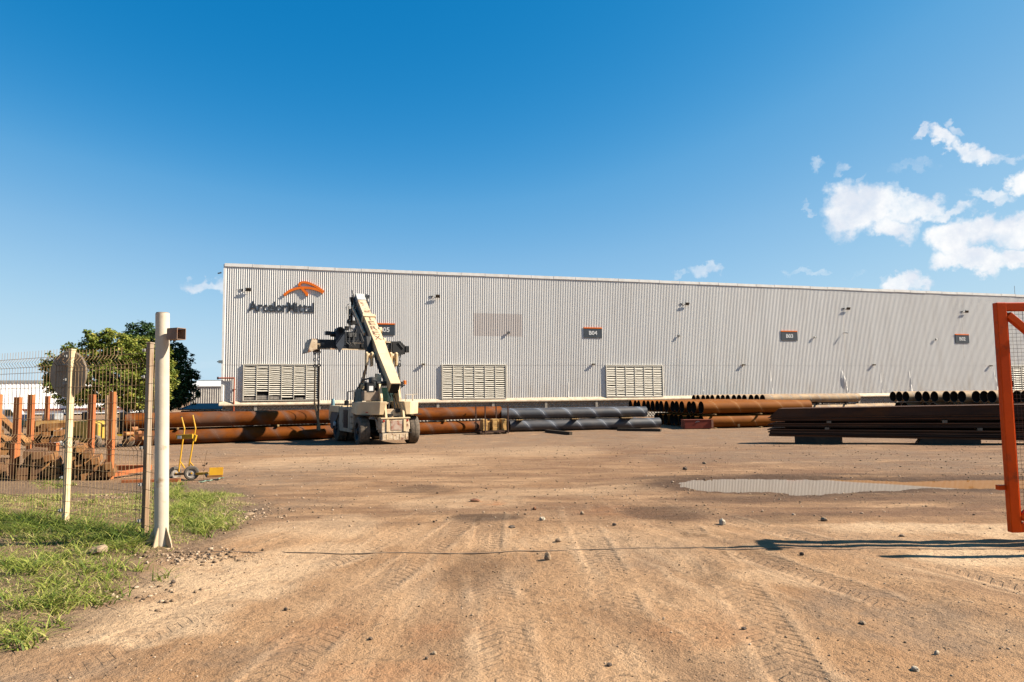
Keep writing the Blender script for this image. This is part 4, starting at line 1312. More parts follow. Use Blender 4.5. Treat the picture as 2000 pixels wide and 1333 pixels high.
LP_ = 12.4
plate(.08, LP_, pz(815.2), pz(799), 0, 2.1, "thick dark plate bundle with slanted nose on top of the stack", platem, cut0=.5, lip=1)
for (pxl, ya, yb_, lab, mt) in [(1500, 815.6, 817.2, "thin rusty plate just under the top bundle", edgem), (1506, 817.6, 819.2, "dark thin plate second below the top bundle", platem), (1502, 819.6, 821.0, "thin rusty plate third below the top bundle", edgem), (1505, 821.4, 823.0, "thin dark plate above the upper dunnage gap", platem),
                                (1506, 827.0, 828.6, "thin rusty plate below the upper dunnage gap", edgem), (1499, 829.0, 830.8, "dark plate sticking out between the two dunnage gaps", platem), (1510, 831.2, 832.8, "thin rusty plate second below the upper gap", edgem), (1504, 833.2, 834.6, "thin plate above the lower dunnage gap", platem),
                                (1498, 838.4, 840.2, "thin rusty plate below the lower dunnage gap", edgem), (1503, 840.6, 842.6, "dark plate second below the lower gap", platem), (1499, 843.0, 845.0, "rusty plate near the bottom of the stack", edgem), (1502, 845.4, 848.4, "dark plate second from the bottom of the stack", platem), (1500, 848.9, 852.4, "lowest rusty plate resting on the skids", edgem)]:
    jj = random.uniform(-.07, .07)
    plate((pxl - 1500) / FPX * YP, LP_ + jj * 4, pz(yb_), pz(ya), jj, 2.1 + jj, lab, mt)
for (ya, yb_, lab) in [(823, 827.0, "added dark filler plate blocking light through the upper dunnage gap"), (834.6, 838.4, "added dark filler plate blocking light through the lower dunnage gap")]:
    plate(.7, LP_, pz(yb_) + .004, pz(ya) - .004, 1.2, 2.2, lab, platem)  # fillers added behind the gaps so no light shows through them
dunn = M('dunnage_grey', (.34, .25, .17), (.24, .17, .11), scale=4)
for (px, ya, yb_, lab) in [(1613, 823, 827, "dunnage block in the upper gap near the pointed end"), (1838, 823, 827, "dunnage block in the upper gap towards the gate"), (1609, 834.6, 838.4, "dunnage block in the lower gap near the pointed end"), (1905, 834.6, 838.4, "dunnage block in the lower gap beside the gate stile")]:
    s_ = ploc(px); z1_ = pz(ya) - .003 + s_ * ptilt(pz(ya)); z0_ = pz(yb_) + .003 + s_ * ptilt(pz(yb_) - .05)
    tag(pput(MB().box((s_, .56, (z0_ + z1_) / 2), (.20, 1.2, z1_ - z0_)).obj('dunnage_block', dunn)), lab, 'dunnage', 'dunnage blocks between the steel plates')
for (pa, pb_, lab) in [(1545, 1634, "dark skid block under the pointed end of the plate stack"), (1776, 1906, "dark skid block under the plate stack by the gate")]:
    xa, xb = ploc(pa), ploc(pb_)
    mb = MB().prism([(xa, -.12), (xb, -.12), (xb, pz(852.4) - .004), (xa + (.3 if pa > 1700 else 0), pz(852.4) - .004)], 1, .05, 2.0)
    tag(pput(mb.obj('skid_block', M('skid_dark', (.11, .065, .04), (.06, .04, .028), scale=3, rough=.8))), lab, 'skid', 'skids under the steel plates')

# ------------------------------------------------------------------ red tool box, sleepers, stray bits
redm = M('red_box_paint', (.32, .05, .02), (.24, .038, .018), scale=2.5, rough=.6, c3=(.15, .05, .035), s3=4, t3=(.6, .8))
A_ = P(1338, 838, 56.6); B_ = P(1393, 838, 56.6)
e = thing('skip_box', (A_.x, 56.6, YARD), rad(3), "low red steel skip with a white scrawled mark", 'skip')
w = B_.x - A_.x; h = .70
MB().box((w / 2, .55, h / 2 + .06), (w, 1.1, h)).obj('body', redm, e, bevel=.015)
MB().box((w - .03, -.03, h / 2 + .08), (.16, .05, h - .06)).obj('end_plate', M('red_box_light', (.55, .25, .15), scale=3), e)
MB().box((w / 2, .55, h + .075), (w + .04, 1.14, .03)).obj('lid', M('red_box_lid', (.33, .09, .05), scale=3), e)
MB().bar((w * .38, -.012, h - .14), (w * .44, -.012, h - .02), .05, .01).bar((w * .44, -.012, h - .02), (w * .53, -.012, h - .05), .05, .01).bar((w * .53, -.012, h - .05), (w * .42, -.012, h - .13), .04, .01).obj('paint_mark', whitem, e)
for k in (.15, .9): MB().box((w * k, .5, .03), (.12, .9, .06)).obj('foot', darkm, e)
for (xa, ya, xb, yb_, lab) in [(1067, 838.5, 1115, 844.5, "short dark sleeper lying askew on the dirt before the black pipes"), (1206, 834, 1291, 840, "long dark sleeper lying on the dirt under the end of the black pipes")]:
    a_ = P(xa, ya, 0.1); p0 = P(xa, ya, 54.5 if xa < 1100 else 55.6); p1 = P(xb, yb_, 50.8 if xa < 1100 else 53.6)
    tag(MB().bar((p0.x, p0.y, YARD + .12), (p1.x, p1.y, YARD + .12), .26, .22).obj('timber_sleeper', darkwood, bevel=.01), lab, 'sleeper')

# ------------------------------------------------------------------ stillage with sawn wood by the pipes
stm = M('stillage_brown', (.10, .045, .025), (.06, .03, .02), scale=4, rough=.7)
sawn = M('sawn_wood', (.85, .53, .20), (.70, .40, .13), scale=2.5, rough=.8, vary=.35, c3=(.30, .17, .07), s3=2, t3=(.6, .75))
ys_ = 52.6
e = thing('stillage', (P(937, 846, ys_).x, ys_, YARD), rad(18), "brown steel stillage with four tall stakes full of sawn timber beside the black pipes", 'stillage')
w = P(993, 846, ys_).x - P(934, 846, ys_).x; dp = 1.3
MB().box((w / 2, 0, .20), (w, .1, .14)).box((w / 2, dp, .20), (w, .1, .14)).box((.05, dp / 2, .19), (.1, dp - .12, .12)).box((w - .05, dp / 2, .19), (.1, dp - .12, .12)).obj('base_frame', stm, e)
for (x_, y_) in ((.42, -.08), (w - .05, -.08), (.05, dp), (w - .6, dp)): MB().bar((x_, y_, .05), (x_, y_, 2.2), .09, .09).obj('stake', stm, e)
for x_ in (.15, w * .66, w - .2): MB().box((x_, dp / 2, .06), (.18, dp * .8, .12)).obj('foot', darkwood, e)
x = .12; k = 0
GS = 'sawn timber boards in the brown stillage'
for ci in range(5):
    x = .30 + ci * (w - .55) / 4.6; wd_ = (w - .55) / 4.6 * (.92 if ci % 2 == 0 else .55)
    for r_ in range(6 if ci != 1 else 5):
        yv = random.uniform(-.03, .03) + (0.05 if ci % 2 == 0 else .22)
        q = Matrix.Rotation(rad(18), 3, 'Z') @ Vector((x + wd_ / 2, yv + .5, 0))
        o = MB().box((0, 0, 0), (wd_ * random.uniform(.93, 1.0), .95, .135)).obj('sawn_timber', sawn, loc=(e.location.x + q.x, e.location.y + q.y, YARD + .35 + r_ * .145), bevel=.008)
        o.rotation_euler = (0, 0, rad(18) + random.uniform(-.03, .03))
        tag(o, "yellow sawn timber in the brown stillage, %s column, %s from the bottom" % (ORD[ci], ORD[r_]), 'timber', GS)
# ------------------------------------------------------------------ reach stacker (container crane truck)
cream = M('cream_paint', (.86, .66, .40), (.74, .55, .33), scale=1.2, rough=.45, c3=(.30, .16, .08), s3=3.5, t3=(.66, .80), bump=.02)
cream_rusty = M('scuffed_cream_paint', (.76, .62, .44), (.60, .44, .28), scale=3, rough=.6, c3=(.22, .085, .04), s3=3.0, t3=(.50, .66), bump=.05)
blk_steel = M('black_machine_steel', (.014, .015, .017), (.024, .022, .02), scale=4, rough=.5, c3=(.09, .055, .03), s3=3, t3=(.6, .8))
navy = M('navy_machine_paint', (.012, .017, .028), (.009, .012, .018), scale=2, rough=.45, c3=(.06, .038, .024), s3=3, t3=(.62, .8))
tyrem = M('dusty_tyre_rubber', (.20, .155, .115), (.10, .08, .06), scale=6, rough=.9, bump=.15, bscale=20)
glass = M('green_tinted_glass', (.02, .05, .04), (.015, .035, .03), scale=2, rough=.08, spec=.7)
chrome = M('chrome_rod', (.55, .53, .5), (.35, .33, .3), scale=5, rough=.25, metal=.9)
greyp = M('hose_grey', (.11, .11, .11), (.06, .06, .06), scale=5, rough=.6)
strapm = M('sling_webbing', (.40, .28, .16), (.28, .19, .11), scale=12, rough=.9)

SA = rad(28)
RS = thing('reach_stacker', (-7.82, 43.08, YARD + .03), SA, "cream and black reach stacker crane truck with its boom raised over the brown pipes", 'crane truck')


def wheel(parent, x, y, r, w, n=36):
    e = bpy.data.objects.new('wheel', None); COL.objects.link(e); e.parent = parent; e.location = (x, y, r - .03)
    sgn = -1 if x < 0 else 1
    prof = [(-w / 2, r * .60), (-w / 2, r * .86), (-w * .44, r * .96), (-w * .30, r * 1.0), (-w * .02, r * 1.0), (-w * .02, r * .975), (w * .02, r * .975), (w * .02, r * 1.0), (w * .30, r * 1.0), (w * .44, r * .96), (w / 2, r * .86), (w / 2, r * .60)]
    MB().lathe(prof, (0, 0, 0), 0, n).obj('tyre', tyrem, e)
    MB().lathe([(-w * .46, 0), (-w * .46, r * .18), (-w * .36, r * .22), (-w * .30, r * .50), (-w * .48, r * .60), (-w * .48, r * .64)], (0, 0, 0), 0, 24).lathe([(w * .46, 0), (w * .46, r * .18), (w * .36, r * .22), (w * .30, r * .50), (w * .48, r * .60), (w * .48, r * .64)], (0, 0, 0), 0, 24).obj('rim', blk_steel, e)
    hub = MB().tube((sgn * w * .30, 0, 0), (sgn * w * .56, 0, 0), r * .17, n=16)
    for k in range(10):
        a = k * math.pi / 5; hub.tube((sgn * w * .32, r * .34 * math.cos(a), r * .34 * math.sin(a)), (sgn * w * .39, r * .34 * math.cos(a), r * .34 * math.sin(a)), .03, n=6)
    hub.obj('hub', greyp, e)
    return e


for sx in (-1.65, 1.52):
    wheel(RS, sx, 0, .90, .66).rotation_euler = (0, 0, rad(-3))
for sx in (-1, 1):
    wheel(RS, sx * 1.62, 5.6, .92, .62); wheel(RS, sx * .92, 5.6, .92, .58)

# chassis
MB().prism([(-1.1, .55), (6.9, .55), (6.9, 1.2), (4.6, 1.55), (-1.1, 1.5)], 0, -.85, .85).obj('chassis', blk_steel, RS)
MB().tube((-1.35, 0, .88), (1.35, 0, .88), .2, n=12).tube((-1.3, 5.6, .9), (1.3, 5.6, .9), .26, n=12).obj('axle', blk_steel, RS)
# counterweight: upper block with the two angled shoulders, bumper, rusty lower block
bump_z0, bump_z1 = .80, 1.62
MB().prism([(-.92, -1.62), (.80, -1.62), (.86, -1.0), (-.98, -1.0)], 2, bump_z0, bump_z1).obj('counterweight', cream_rusty, RS, bevel=.02)
MB().prism([(-.90, -1.70), (.72, -1.70), (.72, -1.05), (-.90, -1.05)], 2, .34, .76).obj('bumper', cream_rusty, RS, bevel=.02)
MB().box((-.55, -1.64, 1.22), (.16, .08, .72)).box((.52, -1.64, 1.22), (.16, .08, .72)).obj('rib', cream, RS)
MB().box((0, -1.63, 1.22), (.68, .03, .56)).obj('warning_panel', M('worn_red_panel', (.55, .42, .33), (.34, .12, .07), scale=4, rough=.7), RS)
MB().box((-.06, -1.30, 1.66), (1.84, .75, .07)).obj('deck', cream, RS, bevel=.01)
MB().box((-.32, -1.3, 1.73), (.22, .12, .10), Matrix.Rotation(.5, 3, 'Z')).box((.12, -1.3, 1.73), (.30, .10, .10), Matrix.Rotation(-.6, 3, 'Z')).box((.62, -1.3, 1.72), (.16, .12, .08)).obj('coupling', blk_steel, RS)
for sx, nm in ((-1, 'wheel_cover'), (1, 'wheel_cover')):
    # fender block tapering to the rear, arch cut over the wheel
    pl = [(sx * 2.02, 1.35), (sx * 2.02, .10), (sx * 1.92, -.35), (sx * 1.00, -1.42), (sx * .55, -1.42), (sx * .55, 1.35)]
    pl_low = [(sx * 2.02, 1.25), (sx * 2.02, .15), (sx * 1.80, -.40), (sx * .98, -1.30), (sx * .72, -1.30), (sx * .72, 1.25)]
    mb = MB(); lo_, hi_ = 1.86, 2.66
    a_ = [(x, y, lo_ + (.0 if y < .5 else .12)) for x, y in pl_low]; b_ = [(x * (.97), y, hi_ - (0.0 if y > -1 else .0)) for x, y in pl]
    mb.loft(a_, b_); mb.obj(nm, cream, RS, bevel=.03)
    # inner wing falling to the deck
    MB().prism([(-1.40, 1.70), (-.3, 1.70), (-.3, 2.60), (-1.15, 2.60)], 0, sx * .50 if sx > 0 else -.62, sx * .62 if sx > 0 else -.50).obj('wing_plate', cream, RS)
    # skirt round the arch
    mb = MB(); ring = []
    for k in range(9):
        t = math.pi * (k / 8) * .62 + .0
        ring.append((sx * .99, -1.02 * math.cos(t), .95 + 1.02 * math.sin(t) * .93))
    for p0, p1 in zip(ring, ring[1:]): mb.bar(p0, p1, .05, .14, up=(1, 0, 0))
    mb.obj('arch', cream_rusty, RS)
    MB().box((sx * 1.3, .2, 1.84), (1.2, 2.1, .05)).obj('arch_liner', blk_steel, RS)
MB().box((-1.62, -.86, 2.02), (.16, .02, .05), Matrix.Rotation(rad(-49), 3, 'Z')).obj('reflector', M('reflector_red', (.7, .04, .02), scale=3, rough=.3), RS)
for k in range(3): MB().box((-2.03, 1.1 + k * .02, .95 + k * .38), (.10, .42, .03)).obj('step', blk_steel, RS)
for y_ in (1.75, 3.35): MB().box((-2.006, y_, 1.55), (.01, .015, 1.3)).obj('panel_gap', blk_steel, RS)
MB().tube((-.80, -1.66, 1.50), (-.80, -1.60, 1.50), .07, n=12).tube((.68, -1.66, 1.50), (.68, -1.60, 1.50), .07, n=12).obj('tail_lamp', M('lamp_red', (.45, .05, .03), scale=3, rough=.3), RS)
for x_ in (-.62, -.2, .2, .58): MB().box((x_, -1.712, .56), (.05, .012, .30)).obj('bumper_rib', cream, RS)
MB().box((0, -1.655, .77), (1.9, .05, .045)).obj('shadow_gap', blk_steel, RS)
MB().path([(-.3, -1.0, 2.25), (-.2, -.8, 2.6), (.1, -.2, 2.9), (.1, .3, 3.3)], .035, 6).path([(.1, -1.0, 2.2), (.2, -.6, 2.6), (.25, .0, 3.1)], .035, 6).path([(.32, -1.0, 2.2), (.38, -.5, 2.55), (.35, .1, 3.2)], .03, 6).obj('hydraulic_hose', blk_steel, RS)
# low deck between shoulders: radiator, hydraulic clutter
MB().box((0, -.75, 1.95), (1.0, .5, .5)).obj('hydraulic_tank', cream_rusty, RS, bevel=.02)
MB().box((.28, -.98, 2.10), (.3, .12, .26)).box((-.3, -1.02, 1.84), (.5, .16, .14)).obj('valve_block', blk_steel, RS)
# tower that carries the boom foot
MB().prism([(-.55, 1.6), (.65, 1.6), (.65, 2.9), (.35, 4.05), (-.15, 4.05), (-.55, 2.9)], 0, .52, .66).obj('boom_tower', cream, RS, bevel=.01)
MB().prism([(-.55, 1.6), (.65, 1.6), (.65, 2.9), (.35, 3.75), (-.15, 3.75), (-.55, 2.9)], 0, -.66, -.52).obj('boom_tower', cream, RS, bevel=.01)
MB().tube((-.72, .1, 3.80), (.75, .1, 3.80), .14, n=14).obj('boom_pivot', blk_steel, RS)
# left engine deck with exhaust and air cleaner
MB().box((-1.12, .15, 3.02), (.95, .62, .62)).obj('air_cleaner_box', M('box_brown_grey', (.36, .27, .2), (.26, .2, .15), scale=3), RS, bevel=.03)
MB().tube((-.92, .45, 2.8), (-.92, .45, 3.9), .17, n=14).lathe([(0, .0), (0, .21), (.35, .21), (.42, .12), (.42, 0)], (-.92, .45, 3.8), 2, 14).obj('exhaust_stack', greyp, RS)
MB().box((-1.18, .0, 3.55), (.5, .35, .62)).tube((-1.45, .1, 3.2), (-1.45, .1, 3.95), .07, n=8).tube((-.7, .15, 3.3), (-.7, .15, 3.95), .06, n=8).box((-1.0, -.1, 3.95), (.3, .3, .12)).obj('filter_unit', blk_steel, RS, bevel=.02)
MB().box((-1.16, -.185, 3.48), (.26, .01, .30)).obj('data_plate', whitem, RS)
# cab, seen from behind, sits forward between the booms legs
cabx = .28
cab = bpy.data.objects.new('cab', None); COL.objects.link(cab); cab.parent = RS; cab.location = (cabx, 2.1, 2.0)
fr = MB()
for (x_, y_) in ((-.8, -.7), (.8, -.7), (-.8, .95), (.8, .95)): fr.bar((x_, y_, 0), (x_ * .92, y_ * .95, 1.62), .10, .10)
fr.box((0, .12, 1.67), (1.66, 1.75, .10)).box((0, .12, 0), (1.7, 1.8, .14)).box((0, -.75, .22), (1.6, .05, .4))
fr.obj('frame', blk_steel, cab)
MB().box((0, -.70, .98), (1.46, .02, 1.18)).obj('rear_window', glass, cab)
MB().box((0, .95, .95), (1.46, .02, 1.2)).obj('windscreen', glass, cab)
for sx in (-1, 1): MB().box((sx * .78, .12, .9), (.02, 1.5, 1.3)).obj('side_window', glass, cab)
MB().box((0, .1, .45), (.5, .5, .14)).box((0, -.16, .8), (.5, .12, .7)).obj('seat', blk_steel, cab, bevel=.03)
MB().box((0, -.80, .52), (1.3, .06, .14)).obj('sill', cream_rusty, cab)
# left side: step handrail frames, side tank with grille, front mudguard
MB().prism([(.9, 1.15), (1.2, .72), (4.3, .72), (4.5, 1.2), (4.5, 2.30), (.9, 2.30)], 0, -2.0, -.95).obj('side_tank', M('shaded_tank_paint', (.58, .48, .35), (.42, .34, .25), scale=1.5, rough=.7, c3=(.22, .15, .1), s3=3, t3=(.55, .75)), RS, bevel=.05)  # cream darkened to paint in the shade on this flank, plus dirt blotches
gr = MB().box((-2.02, 2.6, 1.55), (.03, .95, 1.15))
gr.obj('grille', blk_steel, RS)
mb = MB()
for k in range(12): mb.box((-2.05, 2.6, 1.04 + k * .092), (.035, .92, .03))
mb.obj('grille_bar', greyp, RS)
MB().prism([(.9, 1.0), (4.3, 1.0), (4.3, 2.25), (.9, 2.25)], 0, .95, 2.0).obj('battery_box', cream, RS, bevel=.05)
for sx in (-1, 1):
    MB().prism([(4.4, 1.95), (6.6, 1.95), (7.0, 1.35), (7.2, 1.35), (7.2, 2.0), (6.9, 2.38), (4.4, 2.38)], 0, sx * 2.05 if sx < 0 else .75, -.75 if sx < 0 else sx * 2.05).obj('mudguard', cream, RS, bevel=.02)
MB().prism([(4.5, 2.3), (4.5, 1.9), (6.4, .75), (6.9, .9), (6.9, 1.9)], 0, -2.0, -1.95).obj('side_skirt', M('grey_plate', (.20, .19, .18), (.13, .12, .11), scale=3), RS)
MB().tube((-2.06, 5.6, 1.15), (-1.95, 5.6, 1.15), .16, n=12).obj('side_lamp', whitem, RS)
MB().lathe([(0, 0), (0, .13), (.3, .13), (.5, .10), (.5, 0)], (-1.9, 6.6, 2.35), 2, 12).obj('blue_filter', M('filter_blue', (.16, .30, .36), scale=4), RS)
MB().lathe([(0, 0), (0, .16), (.34, .16), (.42, .0)], (-1.35, 5.0, 2.35), 2, 12).obj('black_filter', blk_steel, RS)
rail_m = M('rail_grey', (.16, .14, .12), (.1, .09, .08), scale=4, rough=.5)
MB().path([(-1.98, 2.3, 2.25), (-1.98, 2.3, 3.30), (-1.98, .75, 3.35), (-1.98, .75, 2.6)], .03, 6).path([(-1.5, 2.3, 2.25), (-1.5, 2.3, 3.2), (-1.2, 1.6, 4.05), (-.8, 1.2, 4.15), (-.8, 1.2, 2.6)], .055, 7).path([(-1.98, 1.5, 2.3), (-1.98, 1.5, 3.3)], .025, 6).obj('handrail', rail_m, RS)
MB().path([(1.0, -.4, 2.66), (1.0, -.4, 3.06), (1.95, -.1, 3.1), (1.95, .9, 3.1), (1.95, .9, 2.62)], .022, 6).path([(1.5, -.25, 2.66), (1.5, -.25, 3.08)], .022, 6).obj('handrail', M('rail_cream', (.6, .5, .38), scale=4), RS)
MB().box((-1.5, 1.4, 3.0), (.1, 1.3, .9)).obj('engine_cover', M('cover_green_grey', (.20, .24, .21), (.14, .17, .15), scale=3), RS)
# beacon
bc = MB().lathe([(0, 0), (0, .11), (.04, .11), (.05, .09), (.24, .085), (.28, .0)], (1.05, -.1, 3.72), 2, 12)
bc.obj('beacon', M('beacon_orange', (.85, .22, .03), scale=3, rough=.3), RS)
MB().bar((.66, .0, 3.4), (1.05, -.1, 3.70), .06, .06).box((.80, -.05, 3.75), (.22, .22, .3)).obj('beacon_arm', blk_steel, RS)

# boom: local line in the (f, u) plane
b0 = Vector((.22, -.55, 3.55)); b1 = Vector((.22, 7.75, 10.15))
BD = (b1 - b0).normalized(); BN = Vector((0, -BD.z, BD.y))  # upper side normal
BX = Vector((1, 0, 0))


def bp(t, x, h): return b0 + BD * t + BX * x + BN * h


def bsec(t0, t1, w, h0, h1, w1=None, hc=0.0):
    """box length of boom: widths w, from h0 to h1 along the normal"""
    w1 = w1 or w
    a_ = [bp(t0, -w / 2, h0), bp(t0, w / 2, h0), bp(t0, w / 2, h1), bp(t0, -w / 2, h1)]
    b_ = [bp(t1, -w1 / 2, h0), bp(t1, w1 / 2, h0), bp(t1, w1 / 2, h1), bp(t1, -w1 / 2, h1)]
    return a_, b_


mb = MB()
# outer tube with boxed tail and chamfered underside
tail = [bp(-.05, -.33, .34), bp(-.05, .33, .34), bp(-.05, .33, -.20), bp(.12, .22, -.52), bp(.12, -.22, -.52), bp(-.05, -.33, -.20)]
mid_ = [bp(3.1, -.36, .36), bp(3.1, .36, .36), bp(3.1, .36, -.40), bp(3.1, .26, -.66), bp(3.1, -.26, -.66), bp(3.1, -.36, -.40)]
up_ = [bp(4.3, -.36, .42), bp(4.3, .38, .42), bp(4.3, .38, -.38), bp(4.3, .30, -.48), bp(4.3, -.28, -.48), bp(4.3, -.36, -.38)]
end_ = [bp(7.6, -.36, .42), bp(7.6, .38, .42), bp(7.6, .38, -.38), bp(7.6, .30, -.46), bp(7.6, -.28, -.46), bp(7.6, -.36, -.38)]
boom = bpy.data.objects.new('boom', None); COL.objects.link(boom); boom.parent = RS
MB().loft(tail, mid_).obj('tail_section', cream, boom, bevel=.02)
MB().loft([v + BD * .003 for v in mid_], up_).obj('elbow_section', cream, boom, bevel=.02)
MB().loft([v + BD * .003 for v in up_], end_).obj('outer_tube', cream, boom, bevel=.02)
a_, b_ = bsec(-.08, -.02, .54, -.42, .28); MB().loft(a_, b_).obj('tail_opening', voidm, boom)
a_, b_ = bsec(7.45, 7.75, .90, -.50, .52); MB().loft(a_, b_).obj('collar', cream, boom, bevel=.02)
a_, b_ = bsec(7.7, 10.1, .62, -.32, .34); MB().loft(a_, b_).obj('inner_tube', cream_rusty, boom, bevel=.01)
mb = MB(); a_, b_ = bsec(9.9, 10.75, .66, -.45, .40, .62); mb.loft(a_, b_).obj('boom_head', M('head_grey_white', (.62, .62, .58), (.5, .5, .46), scale=3), boom, bevel=.02)
mb = MB()
for sx in (-.46, .52): mb.bar(bp(9.7, sx, -.2), bp(10.8, sx, .25), .08, .28, up=BN)
mb.bar(bp(10.5, .52, .1), bp(10.85, .78, .2), .14, .14); mb.bar(bp(10.6, -.46, .2), bp(11.0, -.5, .5), .06, .1)
mb.bar(bp(10.3, .62, 0), bp(8.6, .50, -.2), .05, .05)
mb.obj('head_plate', blk_steel, boom)
# inspection slot and side weld plates
a_ = [bp(2.0, -.39, -.30), bp(2.9, -.41, -.10)]; MB().bar(a_[0], a_[1], .07, .24, up=BN).obj('slot', voidm, boom)
MB().prism([(0, 0), (1.0, .35), (1.0, 1.1), (.2, 1.0)], 0, -.60, -.42).obj('gusset', cream, boom, loc=(.22 - .1, .35, 3.35))
# cylinder cross bar
MB().tube(bp(3.55, -1.02, -.12), bp(3.55, 1.12, -.12), .15, n=16).obj('crossbar', cream, boom)
for x_ in (-.98, -.62, .66, 1.04):
    q = bp(3.55, x_, -.12); mb = MB()
    mb.prism([(-.24, -.62), (.22, -.72), (.30, .18), (-.10, .24), (-.30, .12)], 0, x_ - .055 + .22, x_ + .055 + .22)
    mb.v = [(v[0], v[1] + q.y, v[2] + q.z) for v in mb.v]; mb.obj('lug', cream, boom)
# fading letters printed down the boom
faded = M('faded_brown_print', (.16, .08, .05), (.50, .38, .27), scale=7, rough=.6, lo=.48, hi=.66)
for i, ch in enumerate("TEREX"):
    me, a0, a1, b0_, b1_ = text_mesh('letter', ch, 1.0, .006, .02); me.materials.append(faded)
    k = .50 / (b1_ - b0_); kx = .46 / (a1 - a0)
    o = link('letter', me, boom)
    t = 7.05 - i * .60
    # stand with the baseline running up the boom: letter right -> across, up -> along
    R3 = Matrix((BX, BD, BX.cross(BD))).transposed()
    if R3.col[2].dot(BN) < 0: R3 = Matrix((BX, BD, -R3.col[2])).transposed()
    c3_ = bp(t, 0, .427)
    L4 = R3.to_4x4() @ Matrix.Diagonal((kx, k, 1, 1)) @ Matrix.Translation((-(a0 + a1) / 2, -b0_, 0))
    L4.translation = c3_ + (L4.translation)
    o.matrix_local = L4
# hydraulic lines along the left flank
mb = MB()
for k in range(3): mb.tube(bp(.8, -.43, -.25 + k * .12), bp(9.6, -.40, -.18 + k * .10), .025, n=6)
mb.obj('hydraulic_hose', greyp, boom)
mb = MB(); mb.bar(bp(6.0, -.60, -.05), bp(9.9, -.62, -.25), .10, .22, up=BN); mb.obj('cable_guard', cream_rusty, boom)
mb = MB(); mb.bar(bp(5.0, -.52, -.30), bp(9.6, -.52, -.50), .10, .20, up=BN).bar(bp(7.7, -.40, -.45), bp(10.0, -.40, -.6), .4, .12, up=BN)
mb.obj('hose_track', blk_steel, boom)
MB().box(bp(4.6, -.62, -.15), (.34, .5, 1.4), Matrix.Rotation(rad(-20), 3, 'X')).obj('hose_drum', blk_steel, boom, bevel=.05)
MB().tube(bp(4.9, -.80, -.15), bp(4.9, -.55, -.15), .30, n=14).obj('hose_reel', blk_steel, boom)
MB().tube(bp(4.75, .38, .25), bp(4.75, .52, .25), .22, n=16).obj('eye_plate', cream, boom)
MB().tube(bp(6.05, .36, .25), bp(6.05, .56, .25), .24, n=16).obj('eye_plate', cream, boom)
MB().tube(bp(6.05, .56, .25), bp(6.05, .565, .25), .14, n=16).obj('eye_hole', voidm, boom)
# lift cylinders
for sx in (-1, 1):
    x_ = .22 + sx * 1.02 * .83
    q1 = bp(3.55, 0, -.12); q1 = Vector((x_, q1.y, q1.z)); q0 = Vector((.0 + sx * 1.02, 3.6, 1.75)); mdp = q0.lerp(q1, .52)
    e_ = bpy.data.objects.new('lift_cylinder', None); COL.objects.link(e_); e_.parent = RS
    MB().tube(q0, mdp, .17, n=16).tube(q0.lerp(q1, .49), q0.lerp(q1, .535), .20, n=16).obj('barrel', cream, e_)
    MB().tube(mdp, q1, .085, n=12).obj('rod', chrome, e_)
    MB().path([q0 + Vector((-.2, -.1, 0)), mdp + Vector((-.2, -.1, .0)), q1 + Vector((-.15, -.1, -.5))], .03, 6).obj('hose', blk_steel, e_)
# mast-like black upright seen behind the boom
MB().path([bp(4.2, 1.25, -.3), bp(2.6, 1.15, -.9), Vector((1.5, 2.3, 3.0))], .05, 6).obj('stay', blk_steel, RS)

# spreader hanging from the head
hx = Vector((.22, 7.95, 0)); SZ = 6.72 - .0
sp = bpy.data.objects.new('spreader', None); COL.objects.link(sp); sp.parent = RS; sp.location = (.12, 8.05, SZ)
MB().box((-.10, 0, .05), (5.9, .62, .66)).obj('main_beam', navy, sp, bevel=.03)
MB().box((1.55, -.34, .30), (2.1, .06, .10)).box((1.55, -.34, -.28), (2.1, .06, .10)).box((.35, -.34, .12), (1.9, .04, .12)).box((-.2, -.34, -.30), (5.0, .05, .10)).obj('beam_flange', cream_rusty, sp)
MB().box((-.1, -.36, -.02), (1.1, .10, .36)).box((.5, -.40, .0), (.5, .16, .3)).obj('motor', blk_steel, sp)
MB().box((.92, -.42, .02), (.14, .08, .26)).obj('yellow_box', M('yellow_paint', (.70, .42, .03), (.6, .35, .03), scale=3, rough=.5), sp)
MB().box((-2.55, -.33, .05), (.32, .03, .22)).obj('data_plate', greyp, sp)
# rotator frame above the beam
MB().prism([(-1.6, .40), (1.3, .40), (1.3, .9), (.75, 1.55), (.05, 1.6), (-.3, 1.0), (-1.6, 1.0)], 1, -.30, .34).obj('rotator_frame', navy, sp, bevel=.02)
MB().tube((-1.28, -.46, 1.02), (-1.28, .3, 1.02), .30, n=18).tube((-1.9, .0, .80), (-1.5, .0, .8), .2, n=10).box((-2.1, 0, .86), (.34, .3, .28)).obj('damper', navy, sp)
MB().prism([(-1.62, 1.05), (-1.0, 1.05), (-1.0, .0), (-1.32, -.55), (-1.62, .0)], 1, -.45, -.36).obj('hook_plate', M('hook_navy', (.04, .052, .075), (.03, .038, .055), scale=3), sp)
MB().tube((-1.28, -.47, 1.02), (-1.28, -.455, 1.02), .16, n=16).obj('pin_hole', voidm, sp)
MB().box((-.4, -.33, .76), (.62, .04, .3)).obj('cover_plate', greyp, sp)
